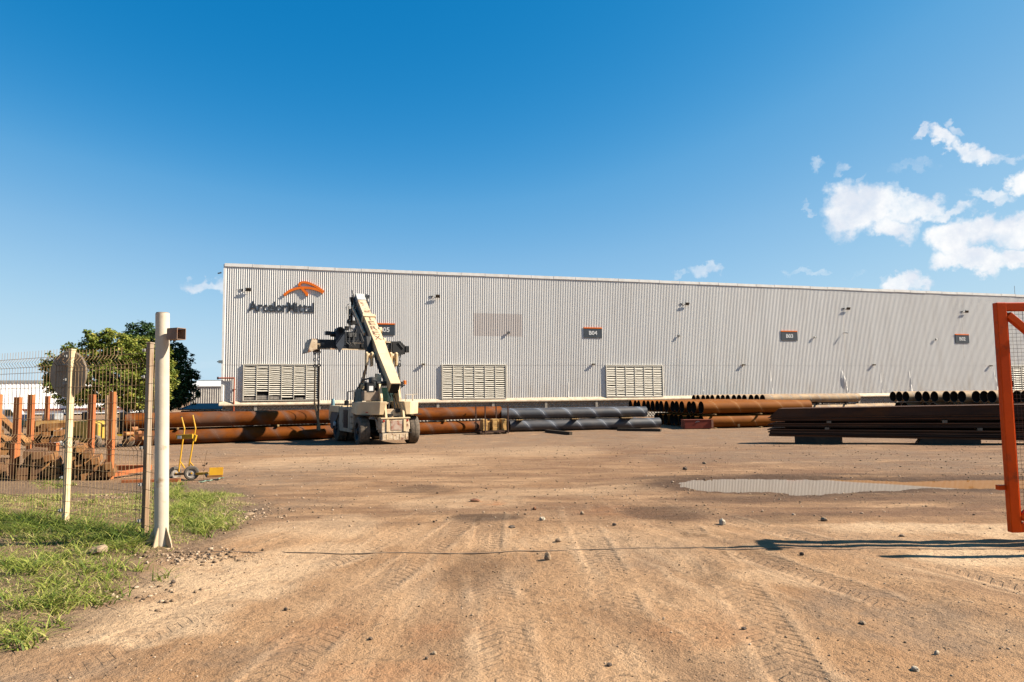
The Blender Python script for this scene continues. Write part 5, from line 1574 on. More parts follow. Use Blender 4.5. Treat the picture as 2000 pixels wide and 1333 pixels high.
# yoke up to the boom head
mb = MB()
for (x_, w_) in ((-.42, .12), (.28, .12)): mb.bar((x_, 0, 1.5), (x_ + .02, -.25, 3.3), w_, .3)
mb.bar((-.5, 0, 1.7), (.4, 0, 1.7), .3, .3).bar((-.5, -.1, 2.5), (.3, -.1, 2.5), .5, .42).tube((-.6, -.1, 1.5), (-.6, -.1, 2.9), .05, n=6)
mb.box((-.75, -.1, 1.25), (.26, .3, .3)).box((.2, -.1, 1.45), (.5, .3, .35)).bar((-.45, -.25, 3.2), (-.5, -.3, 3.55), .12, .25)
mb.obj('yoke', blk_steel, sp)
mb = MB()
random.seed(11)
for k in range(5):
    xa = -.9 + k * .28; pts = [(xa, -.34, .9 + random.uniform(0, .4)), (xa + random.uniform(-.4, .4), -.42, .2), (xa + random.uniform(-.3, .6), -.38, -.12), (xa + .7, -.3, .5)]
    mb.path(pts, .022, 5)
for k in range(4): mb.path([(-.5 + .12 * k, -.25, 1.0), (-.65 - .05 * k, -.3, 1.7), (-.45, -.3, 2.4)], .025, 5)
mb.path([(-.62, -.3, 3.1), (-.85, -.3, 2.8), (-.8, -.25, 2.3)], .02, 5)
mb.obj('hydraulic_hose', greyp, sp)
random.seed(5)
# end beams
for sx in (-1, 1):
    xe = sx * 3.28
    eb = bpy.data.objects.new('end_beam', None); COL.objects.link(eb); eb.parent = sp; eb.location = (xe, 0, -.08)
    if sx < 0:
        MB().prism([(-.42, -.55), (-.20, -.50), (.25, -.28), (.25, .42), (-.12, .46)], 1, -.9, 1.0).obj('end_plate', cream_rusty, eb, bevel=.02)
        MB().box((.36, -.6, -.10), (.22, .5, .46)).obj('corner_block', M('corner_tan', (.42, .32, .2), (.2, .14, .09), scale=3), eb, bevel=.02)
        MB().box((.36, -.86, -.12), (.12, .02, .26)).obj('lock_hole', voidm, eb)
        MB().prism([(.2, -.40), (.55, -.45), (.55, .25), (.35, .52), (.2, .4)], 1, -.5, .5).obj('inner_plate', navy, eb)
    else:
        MB().prism([(-.75, -.35), (-.3, -.60), (.25, -.52), (.25, .12), (-.1, .46), (-.75, .40)], 1, -.7, .9).obj('end_plate', blk_steel, eb, bevel=.02)
        MB().box((.42, -.5, -.14), (.30, .5, .48)).box((-.1, -.72, .2), (.2, .1, .2)).obj('corner_block', blk_steel, eb, bevel=.02)
        MB().bar((-.3, -.74, .35), (.1, -.74, -.1), .08, .06).bar((-1.1, -.5, -.1), (-.5, -.5, .25), .06, .4).tube((-.85, -.74, .45), (-.85, -.74, -.4), .03, n=6).obj('twistlock', greyp, eb)


# slings hanging from the spreader
def chain(parent, p0, p1, link_len=.14, r=.016, mat=None, name='chain_link'):
    p0, p1 = Vector(p0), Vector(p1); n = max(1, int((p1 - p0).length / (link_len * .78))); d_ = (p1 - p0).normalized()
    me = MB()
    pts = []; hw = link_len * .28
    for k in range(10):
        a = 2 * math.pi * k / 10; pts.append(Vector((hw * math.cos(a), 0, (link_len / 2 - hw) * (1 if math.sin(a) > 0 else -1) * (abs(math.sin(a)) > .01) + hw * math.sin(a))))
    for q0, q1 in zip(pts, pts[1:] + pts[:1]): me.tube(q0, q1, r, n=5, cap=False)
    m = me.mesh(name); m.materials.append(mat or blk_steel)
    for i in range(n):
        q = p0 + (p1 - p0) * ((i + .5) / n)
        link(name, m, parent, q, (0, 0, (math.pi / 2) * (i % 2)))


SPW = RS.matrix_world
Rz = Matrix.Rotation(SA, 3, 'Z'); base = Vector(RS.location)


def rs_world(x, y, z): return base + Rz @ Vector((x, y, z))


for (lx, ly, topz, chl, kind_, lab) in [(-3.16 + .02, -.75, -.55, 2.0, 'l', "chain and webbing sling from the outer spreader corner down to the brown pipe"),
                                        (-2.82, -.55, -.5, 2.0, 'l', "chain and dark webbing sling hanging just inside the outer corner of the spreader"),
                                        (3.16, -.5, -.6, 1.6, 'r', "thin chain sling hanging from the spreader end in front of sign B05")]:
    q = rs_world(.12 + lx, 8.05 + ly, SZ + topz)
    e = thing('sling', q, 0, lab, 'sling', 'slings hanging from the spreader')
    chain(e, (0, 0, 0), (0, 0, -chl * .45), link_len=.26, r=.024)
    MB().lathe([(-.03, .05), (-.03, .13), (.03, .13), (.03, .05), (-.03, .05)], (0, 0, -chl * .45 - .1), 1, 14).lathe([(-.03, .05), (-.03, .12), (.03, .12), (.03, .05), (-.03, .05)], (0, 0, -.05), 1, 14).obj('ring', greyp, e)
    if kind_ == 'l':
        zend = YARD + 1.05 - q.z
        tx_ = (-.0 + (.35 if lx < -3 else -.02))
        mb = MB(); mb.bar((0, 0, -chl * .45 - .2), (0.0, 0, -3.6), .10 if lx < -3 else .15, .03, up=(0, 1, 0)).bar((0, 0, -3.6), (tx_ * .9, 0, zend + .1), .14, .03, up=(0, 1, 0)).bar((tx_ * .9, 0, zend + .1), (tx_, 0, zend - .35), .20, .05, up=(0, 1, 0))
        mb.obj('webbing', strapm if lx < -3 else M('sling_dark', (.15, .105, .07), scale=9), e)
    else:
        MB().tube((0, 0, -chl * .45 - .2), (.02, 0, -2.3), .025, n=6).obj('tail', M('sling_dark', (.15, .105, .07), scale=9), e)
# ------------------------------------------------------------------ mesh fence
postm = M('post_cream', (.80, .64, .40), (.64, .48, .28), scale=5, rough=.6, c3=(.38, .24, .12), s3=6, t3=(.62, .8))
wirem = M('rusty_wire', (.46, .30, .15), (.24, .14, .07), scale=5, rough=.7)
clampm = M('plastic_clamp', (.42, .40, .36), (.33, .31, .28), scale=6, rough=.5)
p2 = gpt(274, 1062); p1 = gpt(119, 1037)
fd = Vector((p1.x - p2.x, p1.y - p2.y)); SPAN = fd.length; fd.normalize(); fang = math.atan2(fd.y, fd.x)
HT2 = P(285, 671, p2.y).z; HT1 = P(127, 684, p1.y).z
p0f = Vector((p1.x, p1.y)) + fd * SPAN
poleX = gpt(315, 1076)
fence = thing('mesh_fence', (p2.x, p2.y, 0), 0, "rusty welded wire mesh fence on cream posts along the grass verge", 'fence')


def floc(s, out, z): return (fd.x * s + -fd.y * out, fd.y * s + fd.x * out, z)


def wire_mesh(nm, s0, s1, ztop, zbot, r=.0028, step=.074, spikes=True, topcut=None):
    """welded panel with three V folds, in fence local coordinates"""
    mb = MB(); H = ztop - zbot
    folds = [zbot + .10, zbot + H * .47, zbot + H * .93] if spikes else [zbot + .10, zbot + H * .47]
    def outp(z):
        o_ = 0
        for f in folds:
            d_ = abs(z - f)
            if d_ < .06: o_ = max(o_, .045 * (1 - d_ / .06))
        return o_
    zs = [zbot]
    for f in folds: zs += [f - .06, f, f + .06]
    zs += [ztop]
    n = int((s1 - s0) / step)
    for i in range(n + 1):
        s = s0 + i * (s1 - s0) / n; zt = ztop if not topcut or s > topcut else ztop - .15
        pts = [floc(s, outp(z), z) for z in zs if z <= zt - .01] + [floc(s, outp(zt), zt)]
        for a_, b_ in zip(pts, pts[1:]): mb.tube(a_, b_, r, n=4, cap=False, smooth=True)
    hz_ = [z for f in folds for z in (f - .06, f + .06)] + [zbot + .02]
    z = zbot + .30
    while z < ztop - .1:
        if all(abs(z - f) > .10 for f in folds): hz_.append(z)
        z += .205
    for z in hz_: mb.tube(floc(s0, outp(z) - .005, z), floc(s1, outp(z) - .005, z), r * 1.1, n=4, cap=False)
    return mb.obj(nm, wirem, fence)


wire_mesh('mesh_panel', SPAN * .0 + .03, SPAN - .04, HT2 - .02, .07, topcut=.42)
wire_mesh('mesh_panel', SPAN + .04, 2.35 * SPAN - .04, HT1 + .02, .07)
wire_mesh('mesh_panel', 2.35 * SPAN + .04, 3.3 * SPAN, HT1 + .02, .07)
for i, (s, h_) in enumerate(((0, HT2), (SPAN, HT1), (2.35 * SPAN, HT1), (3.3 * SPAN, HT1))):
    q = Vector(floc(s, -.05, 0)); o = MB().box((0, 0, h_ / 2 - .1), (.05, .072, h_ + .2)).box((0, 0, h_ + .005), (.06, .082, .02)).obj('post', postm if i else M('post_weathered', (.30, .19, .11), (.40, .33, .25), scale=3, rough=.8, stretch=(1, 1, .3), c3=(.25, .14, .07), s3=5, t3=(.55, .75)), fence, bevel=.005)
    o.location = q; o.rotation_euler = (0, 0, fang + rad(20))
    for z in (.25, .66, 1.08, 1.50, 1.90, h_ - .08):
        c_ = MB().box((0, 0, 0), (.045, .05, .035)).tube((0, .02, 0), (0, .04, 0), .009, n=6).obj('clamp', clampm, fence, bevel=.004); c_.location = Vector(floc(s + .035, -.012, z)); c_.rotation_euler = (0, 0, fang)
# closing strip of mesh between the last post and the pole
mb = MB(); e0 = Vector((0, 0, 0)); e1 = Vector((poleX.x - p2.x - .06, poleX.y - p2.y + .02, 0))
for i in range(1, 6):
    q = e0.lerp(e1, i / 6 + .08)
    mb.tube((q.x, q.y, .12), (q.x, q.y, HT2 - .12), .0027, n=4, cap=False)
for k in range(11):
    z = .22 + k * .2
    mb.tube((e0.x, e0.y, z), (e1.x, e1.y, z), .0029, n=4, cap=False)
mb.obj('mesh_panel', wirem, fence)

# chain looped on the fence end
e = thing('hanging_chain', (p2.x + .26, p2.y - .12, 0), 0, "rusty chain hanging on the fence mesh beside the tall pole", 'chain')
chain(e, (0, 0, 1.62), (.03, 0, 1.12), .055, .005, M('chain_rust', (.33, .19, .10), (.2, .1, .06), scale=8, rough=.8), 'chain_link')

# round sign seen from behind
pc = P(134, 731, p1.y + .10)
e = thing('round_sign', pc, 0, "round grey sign seen from behind, clamped to the fence post", 'sign')
disc = MB().lathe([(-.012, 0), (-.012, .285), (.0, .30), (.012, .285), (.012, 0)], (0, 0, 0), 1, 40).obj('disc', M('sign_back', (.42, .34, .25), (.32, .25, .18), scale=5, rough=.6), e)
disc.rotation_euler = (0, 0, rad(-14)); disc.scale = (1, 1, 1.02)
br = MB().box((0, -.03, .12), (.12, .02, .03)).box((0, -.03, -.12), (.12, .02, .03)).obj('bracket', clampm, e); br.rotation_euler = (0, 0, rad(-14))

# ------------------------------------------------------------------ tall pole with gate catch
polem = M('pole_cream', (.74, .64, .50), (.64, .54, .41), scale=2.5, rough=.55, c3=(.40, .24, .12), s3=6, t3=(.60, .76), d3=8, bump=.05)
PB_ = gobj(315, 1074)
e = thing('gate_pole', (PB_.x, PB_.y, PB_.z - .02), 0, "thick cream round gate pole with a hollow square catch near its top", 'pole')
HP = P(317, 613, PB_.y).z - PB_.z + .02
lean = (P(317.5, 613, PB_.y).x - PB_.x)
MB().tube((0, 0, 0), (lean, 0, HP), .0725, n=32).obj('shaft', polem, e)
MB().lathe([(0, .0), (0, .069), (.012, .064), (.016, .0)], (lean, 0, HP), 2, 32).obj('cap', M('cap_concrete', (.40, .32, .25), scale=8, rough=.9), e)
# catch: square tube section flaring open towards the road side
zc = P(335, 651, PB_.y).z - PB_.z
ca = bpy.data.objects.new('gate_catch', None); COL.objects.link(ca); ca.parent = e; ca.location = (.02, -.03, zc); ca.rotation_euler = (0, 0, rad(-24))
cm = M('catch_rusty', (.36, .25, .18), (.27, .17, .12), scale=7, rough=.7, c3=(.30, .12, .05), s3=7, t3=(.55, .7))
mb = MB()
x0c, x1c, hw, hh_ = .055, .215, .055, .062
mb.box(((x0c + x1c) / 2, 0, hh_), (x1c - x0c, hw * 2, .006)).box(((x0c + x1c) / 2, 0, -hh_), (x1c - x0c, hw * 2, .006)).box(((x0c + x1c) / 2, hw, 0), (x1c - x0c, .006, hh_ * 2 - .008)).box(((x0c + x1c) / 2, -hw, 0), (x1c - x0c, .006, hh_ * 2 - .008))
mb.obj('catch_box', cm, ca)
mb = MB()
mb.box((x0c + .01, 0, 0), (.012, hw * 2 - .02, hh_ * 2 - .02)); mb.obj('back_plate', cm, ca)
# base gussets and plate
gm_ = M('gusset_cream', (.66, .50, .33), (.52, .38, .24), scale=4, rough=.7, c3=(.3, .17, .09), s3=5, t3=(.6, .78))
for a in (205, 268, 335, 80):
    g_ = MB().prism([(.06, 0), (.165, 0), (.160, .03), (.076, .21), (.06, .21)], 1, -.005, .005).obj('gusset', gm_, e); g_.rotation_euler = (0, 0, rad(a))
MB().box((0, 0, -.012), (.27, .25, .02)).obj('base_plate', gm_, e, bevel=.003)

# ------------------------------------------------------------------ sliding gate
GY = 7.28
gate_m = M('gate_orange', (.90, .095, .0), (.78, .075, .0), scale=2.0, rough=.5, spec=.12, c3=(.42, .065, .012), s3=6, t3=(.52, .70), d3=8, bump=.02)
bl = P(1972.5, 1040, GY); tl = P(1941, 592, GY)
zb_, zt_ = bl.z, tl.z
xl = (P(1972, 1040, GY).x + P(1942, 592, GY).x) / 2
gate = thing('sliding_gate', (xl, GY, 0), 0, "bright orange sliding gate leaf with wire mesh infill, rolled open", 'gate')
GLN = 3.9; sw = .105
FZ = Vector((0, 1, 0))
def gm2(mb): return mb
MB().box((sw / 2, 0, (zb_ + zt_) / 2), (sw, .07, zt_ - zb_)).box((sw + .014, .012, (zb_ + zt_) / 2), (.028, .04, zt_ - zb_ - .2)).obj('stile', gate_m, gate, bevel=.008)
for x_ in (1.35, 2.65): MB().box((x_, 0, (zb_ + zt_) / 2), (.06, .05, zt_ - zb_ - .2)).obj('stile', gate_m, gate, bevel=.006)
MB().box((GLN, 0, (zb_ + zt_) / 2), (sw, .07, zt_ - zb_)).obj('stile', gate_m, gate, bevel=.008)
MB().box((GLN / 2 + sw / 4, 0, zt_ - .047), (GLN - sw - .004 - sw / 2 + sw / 2, .068, .09)).obj('top_rail', gate_m, gate, bevel=.008)
MB().box((GLN / 2 + sw / 4, 0, zb_ + .052), (GLN - sw - .004 - sw / 2 + sw / 2, .068, .10)).obj('bottom_rail', gate_m, gate, bevel=.008)
MB().bar((sw + .02, -.006, zt_ - .13), (1.32, -.006, zt_ - 1.20), .06, .075).obj('brace', gate_m, gate, bevel=.006)
MB().bar((sw + .02, -.006, zb_ + .14), (1.32, -.006, zb_ + 1.15), .06, .075).obj('brace', gate_m, gate, bevel=.006)
MB().bar((1.40, -.006, zb_ + 1.15), (2.62, -.006, zb_ + .14), .06, .075).bar((1.40, -.006, zt_ - 1.20), (2.62, -.006, zt_ - .13), .05, .07).obj('brace', gate_m, gate)
mw = M('gate_wire', (.20, .10, .06), (.12, .07, .05), scale=6, rough=.6)
mb = MB(); st = .041
x = sw + .04
while x < GLN - sw / 2: mb.tube((x, .02, zb_ + .1), (x, .02, zt_ - .09), .0016, n=4, cap=False); x += st
z = zb_ + .12
while z < zt_ - .1: mb.tube((sw, .022, z), (GLN - sw / 2, .022, z), .0016, n=4, cap=False); z += st
mb.obj('wire_mesh', mw, gate)
# the small horizontal latch stub low on the stile
MB().box((-.03, .03, P(1965, 953, GY).z), (.10, .05, .05)).obj('latch', gate_m, gate, bevel=.004)
for x_ in (.6, 3.3): MB().lathe([(-.02, 0), (-.02, .05), (.02, .05), (.02, 0)], (x_, 0, zb_ - .03), 1, 16).obj('roller', darkm, gate)
# guide posts that the leaf runs between, beyond the frame
e = thing('gate_guide_post', (xl + .86, GY + .20, 0), 0, "orange steel guide post holding the open gate leaf upright", 'post')
MB().box((0, 0, 1.32), (.12, .17, 2.64)).obj('upright', gate_m, e, bevel=.006)
MB().box((0, -.20, 2.70), (.08, .44, .07)).box((0, -.32, 2.62), (.08, .05, .12)).box((0, -.09, 2.62), (.08, .05, .12)).obj('guide_bracket', gate_m, e)
e = thing('gate_end_post', (xl + .62, GY - .46, 0), 0, "square steel post standing on the road side of the gate leaf", 'post')
MB().box((0, 0, .85), (.10, .11, 1.75)).obj('upright', gate_m, e, bevel=.006); MB().box((0, 0, 1.735), (.08, .08, .02)).obj('cap', darkm, e)

# ------------------------------------------------------------------ yellow hand truck
yel = M('yellow_enamel', (.78, .42, .02), (.68, .34, .02), scale=4, rough=.45, c3=(.30, .15, .04), s3=8, t3=(.66, .8))
pg = gobj(374, 937); HY = pg.y; hz0 = pg.z
HTR = thing('hand_truck', (pg.x, HY, hz0), 0, "yellow two wheeled hand truck with bent handles standing on the dirt", 'hand truck')


def hl(px, py, dy=0.0):
    q = P(px, py, HY + dy); return Vector((q.x - pg.x, q.y - HY, q.z - hz0))


L_ = [hl(354.5, 815, .45), hl(360.5, 838, .45), hl(356, 868, .43), hl(349, 922, .40)]
R_ = [hl(376.3, 811, .05), hl(382, 837, .05), hl(377.5, 862, .04), hl(369, 911, .02)]
for pts in (L_, R_):
    mb = MB().path(pts, .0175, 10)
    mb.obj('handle', yel, HTR)
MB().tube(L_[0] - Vector((0, 0, .005)), L_[0] + Vector((-.006, 0, .02)), .019, n=10).obj('grip', darkm, HTR)
a_ = hl(344, 853.5, .38); b_ = hl(378, 854, .10)
MB().bar(hl(345, 854, .30), hl(377, 852.5, .18), .05, .115).obj('battery_tray', yel, HTR, bevel=.008)
MB().box((a_ + b_) / 2 + Vector((-.07, -.13, .0)), (.09, .01, .07)).obj('sticker', whitem, HTR)
MB().box(hl(381, 856, -.02), (.05, .07, .15), Matrix.Rotation(.25, 3, 'Y')).obj('clip', yel, HTR)
ax0, ax1 = hl(341, 924, .45), hl(374, 924, .0)
MB().bar(hl(343, 927, .38), hl(372, 925, .04), .05, .05).obj('axle', M('dark_yellow', (.25, .13, .03), scale=5), HTR)
MB().bar(hl(353, 903, .38), hl(361, 915, .25), .02, .02).bar(hl(371, 903, .03), hl(378, 911, .0), .02, .02).obj('strut', yel, HTR)
MB().bar(hl(383, 926, .0), hl(406, 925, -.05), .05, .06).obj('toe_arm', yel, HTR)
for nm_, (px, py, dy, ry) in {'a': (374, 924.3, -.04, rad(-62)), 'b': (341.5, 925, .50, rad(-28))}.items():
    w_ = bpy.data.objects.new('wheel', None); COL.objects.link(w_); w_.parent = HTR; w_.location = hl(px, py, dy); w_.rotation_euler = (0, 0, ry)
    r = .172
    MB().lathe([(-.04, r * .62), (-.042, r * .86), (-.03, r * .97), (0, r), (.03, r * .97), (.042, r * .86), (.04, r * .62)], (0, 0, 0), 0, 28).obj('tyre', M('small_tyre', (.15, .125, .10), (.10, .085, .07), scale=8, rough=.9), w_)
    MB().lathe([(-.03, 0), (-.03, r * .2), (-.015, r * .24), (-.012, r * .5), (-.035, r * .62), (.035, r * .62), (.012, r * .5), (.015, r * .24), (.03, r * .2), (.03, 0)], (0, 0, 0), 0, 28).obj('rim', M('rim_grey', (.32, .28, .24), (.24, .21, .18), scale=6), w_)
    MB().tube((-.05, 0, 0), (.05, 0, 0), .02, n=10).obj('hub', yel, w_)
# toe plate with folded lip
q0 = hl(405, 931, -.1)
tp = bpy.data.objects.new('toe_plate', None); COL.objects.link(tp); tp.parent = HTR; tp.location = hl(407, 930, -.1); tp.rotation_euler = (0, 0, rad(16))
MB().box((.17, 0, .10), (.31, .010, .19), Matrix.Rotation(rad(-12), 3, 'X')).obj('upright_plate', yel, tp, bevel=.004)
MB().box((.165, -.10, -.015), (.33, .20, .012)).box((.165, -.19, .01), (.33, .012, .045)).obj('foot_plate', M('rust_yellow', (.45, .21, .05), (.30, .13, .04), scale=6), tp)
MB().tube((-.02, -.1, 0), (-.05, .0, .03), .03, n=8).obj('pivot', darkm, tp)

# ------------------------------------------------------------------ orange stillage and timber by the fence
strust = M('stillage_orange_rust', (.55, .17, .05), (.42, .12, .038), scale=2.5, rough=.8, stretch=(1, 1, .5), c3=(.22, .08, .045), s3=5, t3=(.6, .78), bump=.05)
beamw = M('old_timber_beam', (.52, .25, .08), (.33, .14, .045), scale=2.5, rough=.85, vary=.75, stretch=(1, 1, 1), bump=.12, c3=(.10, .055, .03), s3=3.5, t3=(.55, .75))
fl_ = 17.0
e = thing('stillage', (0, 0, 0), 0, "large orange rusty stillage with four tall stakes holding old timber behind the fence", 'stillage')
q = lambda px, py, y_: P(px, py, y_)
zf = gz(-9, fl_)


def stake(px, ptop, yy, w=.135):
    t_ = P(px, ptop, yy); g_ = gz(t_.x, yy)
    return MB().box((t_.x, yy, (t_.z + g_) / 2), (w, .12, t_.z - g_)).box((t_.x - .045, yy + .075, (t_.z + g_) / 2), (.012, .06, t_.z - g_ - .01))


for (px, pt, yy) in ((36, 776, 16.6), (62, 771, 18.6), (181, 771, 18.6), (220, 766, 16.8)): stake(px, pt, yy).obj('stake', strust, e, bevel=.006)
xa, xb = P(36, 900, 16.6).x, P(220, 900, 16.8).x
MB().bar((xa - .1, 16.62, zf + .14), (xb, 16.8, zf + .16), .10, .13).bar((xa, 18.6, zf + .10), (xb, 18.6, zf + .10), .10, .13).bar((xa, 16.7, zf + .10), (xa, 18.5, zf + .08), .10, .10).bar((xb - .05, 16.9, zf + .10), (xb - .05, 18.5, zf + .08), .10, .10).obj('base_frame', strust, e)
g_rail = MB().bar(tuple(P(70, 875, 18.2)), tuple(P(113, 873, 18.2)), .12, .22); g_rail.obj('head_rail', strust, e)
MB().box(tuple(P(26, 905, 16.4)), (.12, .1, .95)).obj('spare_stake', strust, e, bevel=.006)
stl = thing('loose_stake', (P(92, 800, 22).x, 22, gz(-16, 22)), 0, "single rusty stake standing behind the timber pile against the white shed", 'stake')
hh2 = P(90, 774, 22).z - gz(-16, 22)
MB().box((0, 0, hh2 / 2), (.12, .10, hh2)).obj('shaft', strust, stl, bevel=.006); MB().box((0, 0, .01), (.25, .25, .03)).obj('foot', strust, stl)
stl = thing('loose_stake', (P(-4, 800, 17).x, 17, zf), 0, "rusty stake at the very edge of the picture, cut off by it", 'stake')
MB().box((0, 0, 1.05), (.13, .11, 2.1)).obj('shaft', strust, stl, bevel=.006); MB().box((0, 0, .01), (.25, .25, .03)).obj('foot', strust, stl)

_bm = {}


def beam(x, y, z, rx, ry, rz, w, h, L, label, group, mat=beamw, name='timber_beam'):
    k = (round(w, 2), round(h, 2), round(L, 1), mat.name)
    if k not in _bm:
        mb = MB(); j = lambda: random.uniform(-.006, .006)
        a_ = [(-w / 2 + j(), 0, -h / 2 + j()), (w / 2 + j(), 0, -h / 2 + j()), (w / 2 + j(), 0, h / 2 + j()), (-w / 2 + j(), 0, h / 2 + j())]
        mb.loft(a_, [(v[0], L, v[2]) for v in a_]); _bm[k] = mb.mesh(name); _bm[k].materials.append(mat)
    o = link(name, _bm[k], None, (x, y, z), (rx, ry, rz))
    return tag(o, label, 'timber', group)


def pile(px, py, yy, cols, rows_, tilt, w, h, label, group, L=1.6, rz=.5, mat=beamw, skew=0.0):
    """stack of beams, ends to the fence; bottom-left end corner under pixel (px, py); the whole stack leans by tilt"""
    b_ = P(px, py, yy); R_ = Matrix.Rotation(tilt, 3, 'Y')
    for r in range(rows_):
        for c in range(cols if isinstance(cols, int) else cols[r]):
            label_ = label + ', row %s' % r if False else label
            v = R_ @ Vector((c * (w + .022) + skew * r + random.uniform(-.014, .014), random.uniform(-.16, .10), r * (h + .016)))
            beam(b_.x + v.x, yy + v.y, b_.z + v.z, 0, tilt + random.uniform(-.07, .07), rz + random.uniform(-.07, .07), w * random.uniform(.93, 1), h * random.uniform(.94, 1), L, label, group, mat)


pile(86, 942, 16.5, 3, 4, rad(-17), .17, .15, "old square timber in the leaning stack just before the cream fence post", 'leaning timber stack', skew=-.015)
pile(143, 935, 16.4, [6, 6, 4, 3, 2], 5, rad(-7), .155, .15, "old square timber in the heap between the fence posts", 'timber heap between the posts', skew=.03)
pile(48, 952, 16.3, [2, 2, 2, 2, 2], 5, rad(2), .21, .17, "dark heavy timber in the shaded upright stack behind the mesh", 'dark timber stack', mat=M('dark_timber_beam', (.20, .10, .045), (.12, .06, .03), scale=3, rough=.9, bump=.1))
pile(-25, 955, 17.2, [3, 3, 2, 2], 4, rad(3), .2, .17, "dark timber low at the edge of the yard fence", 'dark timber stack', mat=MATS['dark_timber_beam'])
pile(-35, 880, 18.4, [5, 4, 4, 2], 4, rad(-35) * 0 + rad(5), .20, .15, "weathered timber in the tall sloping pile at the fence end", 'sloping timber pile', mat=beamw, skew=.04, rz=.74)
pile(62, 862, 20.5, [4, 4, 3], 3, rad(-2), .20, .16, "brown timber in the pile under the white shed", 'timber pile in front of the white shed', rz=.55, skew=.05)
for i, (pa, pb_, w_, lab) in enumerate([((-20, 796, 18.0), (54, 868, 17.6), .17, "long plank leaning down the pile from the picture edge"), ((-30, 822, 18.2), (30, 880, 17.9), .15, "second leaning plank, below the longer one"), ((-10, 872, 17.5), (60, 858, 18.1), .14, "short plank lying across the foot of the leaning ones")]):
    a_, b_ = P(*pa), P(*pb_); m_ = (a_ + b_) / 2
    o = MB().bar(a_ - m_, b_ - m_, w_, .12).obj('timber_beam', beamw, loc=m_, bevel=.008); tag(o, lab, 'timber', 'leaning planks')
for i in range(4):
    a_ = P(52 + i * 10, 828 + i % 2 * 5, 20.0); beam(a_.x, a_.y, a_.z, rad(2), 0, rad(-75), .17, .14, .8, "long beam laid flat across the brown timber pile", 'beams across the pile', mat=sawn if i == 2 else beamw)
# an orange rusty steel bar in the grass
a_ = gobj(238, 944); b_ = gobj(352, 941)
tag(MB().bar((a_.x, a_.y, a_.z + .03), (b_.x, b_.y, b_.z + .03), .08, .08).obj('steel_bar', strust), "rusty orange steel bar lying in the grass behind the pole", 'steel bar')
# green hose scrap
pts = [gobj(388 + k * 7, 942 - (k * 1.1) + (1 if k % 2 else 0)) + Vector((0, 0, .02)) for k in range(8)]
tag(MB().path(pts, .014, 6).obj('hose_scrap', M('hose_green', (.22, .36, .26), (.3, .36, .28), scale=6)), "faded green hose scrap on the dirt by the hand truck", 'hose')
# dry stem
p = gobj(398, 948)
mb = MB().path([(0, 0, 0), (-.01, 0, .35), (.03, 0, .62), (.06, 0, .75)], .004, 5).path([(0, 0, .40), (-.12, 0, .62)], .003, 4).path([(-.01, 0, .3), (.02, .0, .35)], .004, 4)
for k in range(5): mb.box((random.uniform(-.03, .06), 0, .45 + random.uniform(-.04, .04)), (.03, .01, .02))
tag(mb.obj('dry_weed', M('dry_stem', (.22, .13, .07), scale=5), loc=(p.x, p.y, p.z)), "thin dry weed stalk in front of the hand truck plate", 'weed')

# ------------------------------------------------------------------ forklift and yard clutter behind the fence
FK = thing('forklift', (P(172, 872, 42).x, 42.0, gz(-25, 42)), rad(-12), "old yellow forklift parked near the brown pipes behind the mesh", 'forklift')
ym = M('forklift_yellow', (.66, .44, .08), (.55, .34, .06), scale=3, rough=.5, c3=(.3, .18, .06), s3=4, t3=(.62, .8))
MB().prism([(-1.0, .55), (.9, .45), (1.3, .6), (1.3, 1.5), (.9, 1.65), (-1.0, 1.65)], 1, -.65, .65).obj('body', ym, FK, bevel=.06)
MB().prism([(-1.35, .45), (-.98, .45), (-.98, 1.6), (-1.25, 1.6)], 1, -.66, .66).obj('counterweight', M('fork_cream', (.60, .46, .20), (.5, .38, .16), scale=3), FK, bevel=.05)
MB().box((-.5, -.67, .95), (.08, .03, .5)).box((-.2, -.67, .72), (.7, .03, .1)).obj('vent', voidm, FK)
for (x_, y_) in ((-.7, -.6), (.7, -.6), (-.7, .6), (.7, .6)): MB().bar((x_, y_, 1.6), (x_ * .85, y_ * .9, 2.9), .06, .06).obj('cage_post', darkm, FK)
mb = MB().box((0, 0, 2.92), (1.35, 1.2, .05)); mb.obj('cage_roof', darkm, FK)
for (x_, y_, r) in ((-.8, -.62, .34), (-.8, .62, .34), (1.1, -.66, .42), (1.1, .66, .42)):
    w_ = bpy.data.objects.new('wheel', None); COL.objects.link(w_); w_.parent = FK; w_.location = (x_, y_, r)
    MB().lathe([(-.14, r * .55), (-.15, r * .9), (-.1, r), (.1, r), (.15, r * .9), (.14, r * .55)], (0, 0, 0), 1, 24).obj('tyre', tyrem, w_); MB().lathe([(-.10, 0), (-.12, r * .55), (.12, r * .55), (.10, 0)], (0, 0, 0), 1, 20).obj('rim', M('fork_cream', (.6, .46, .2)), w_)
mb = MB()
for y_ in (-.35, .35): mb.bar((1.62, y_, .1), (1.55, y_, 3.2), .10, .12)
for z in (.4, 1.6, 2.9): mb.bar((1.58, -.35, z), (1.58, .35, z), .08, .10)
mb.obj('mast', M('mast_rust', (.35, .24, .14), (.2, .12, .07), scale=4), FK)
for y_ in (-.28, .28): MB().box((2.1, y_, .12), (1.0, .11, .04)).obj('fork', darkm, FK)
MB().box((-.1, 0, 1.95), (.45, .5, .5)).obj('seat', darkm, FK, bevel=.05)

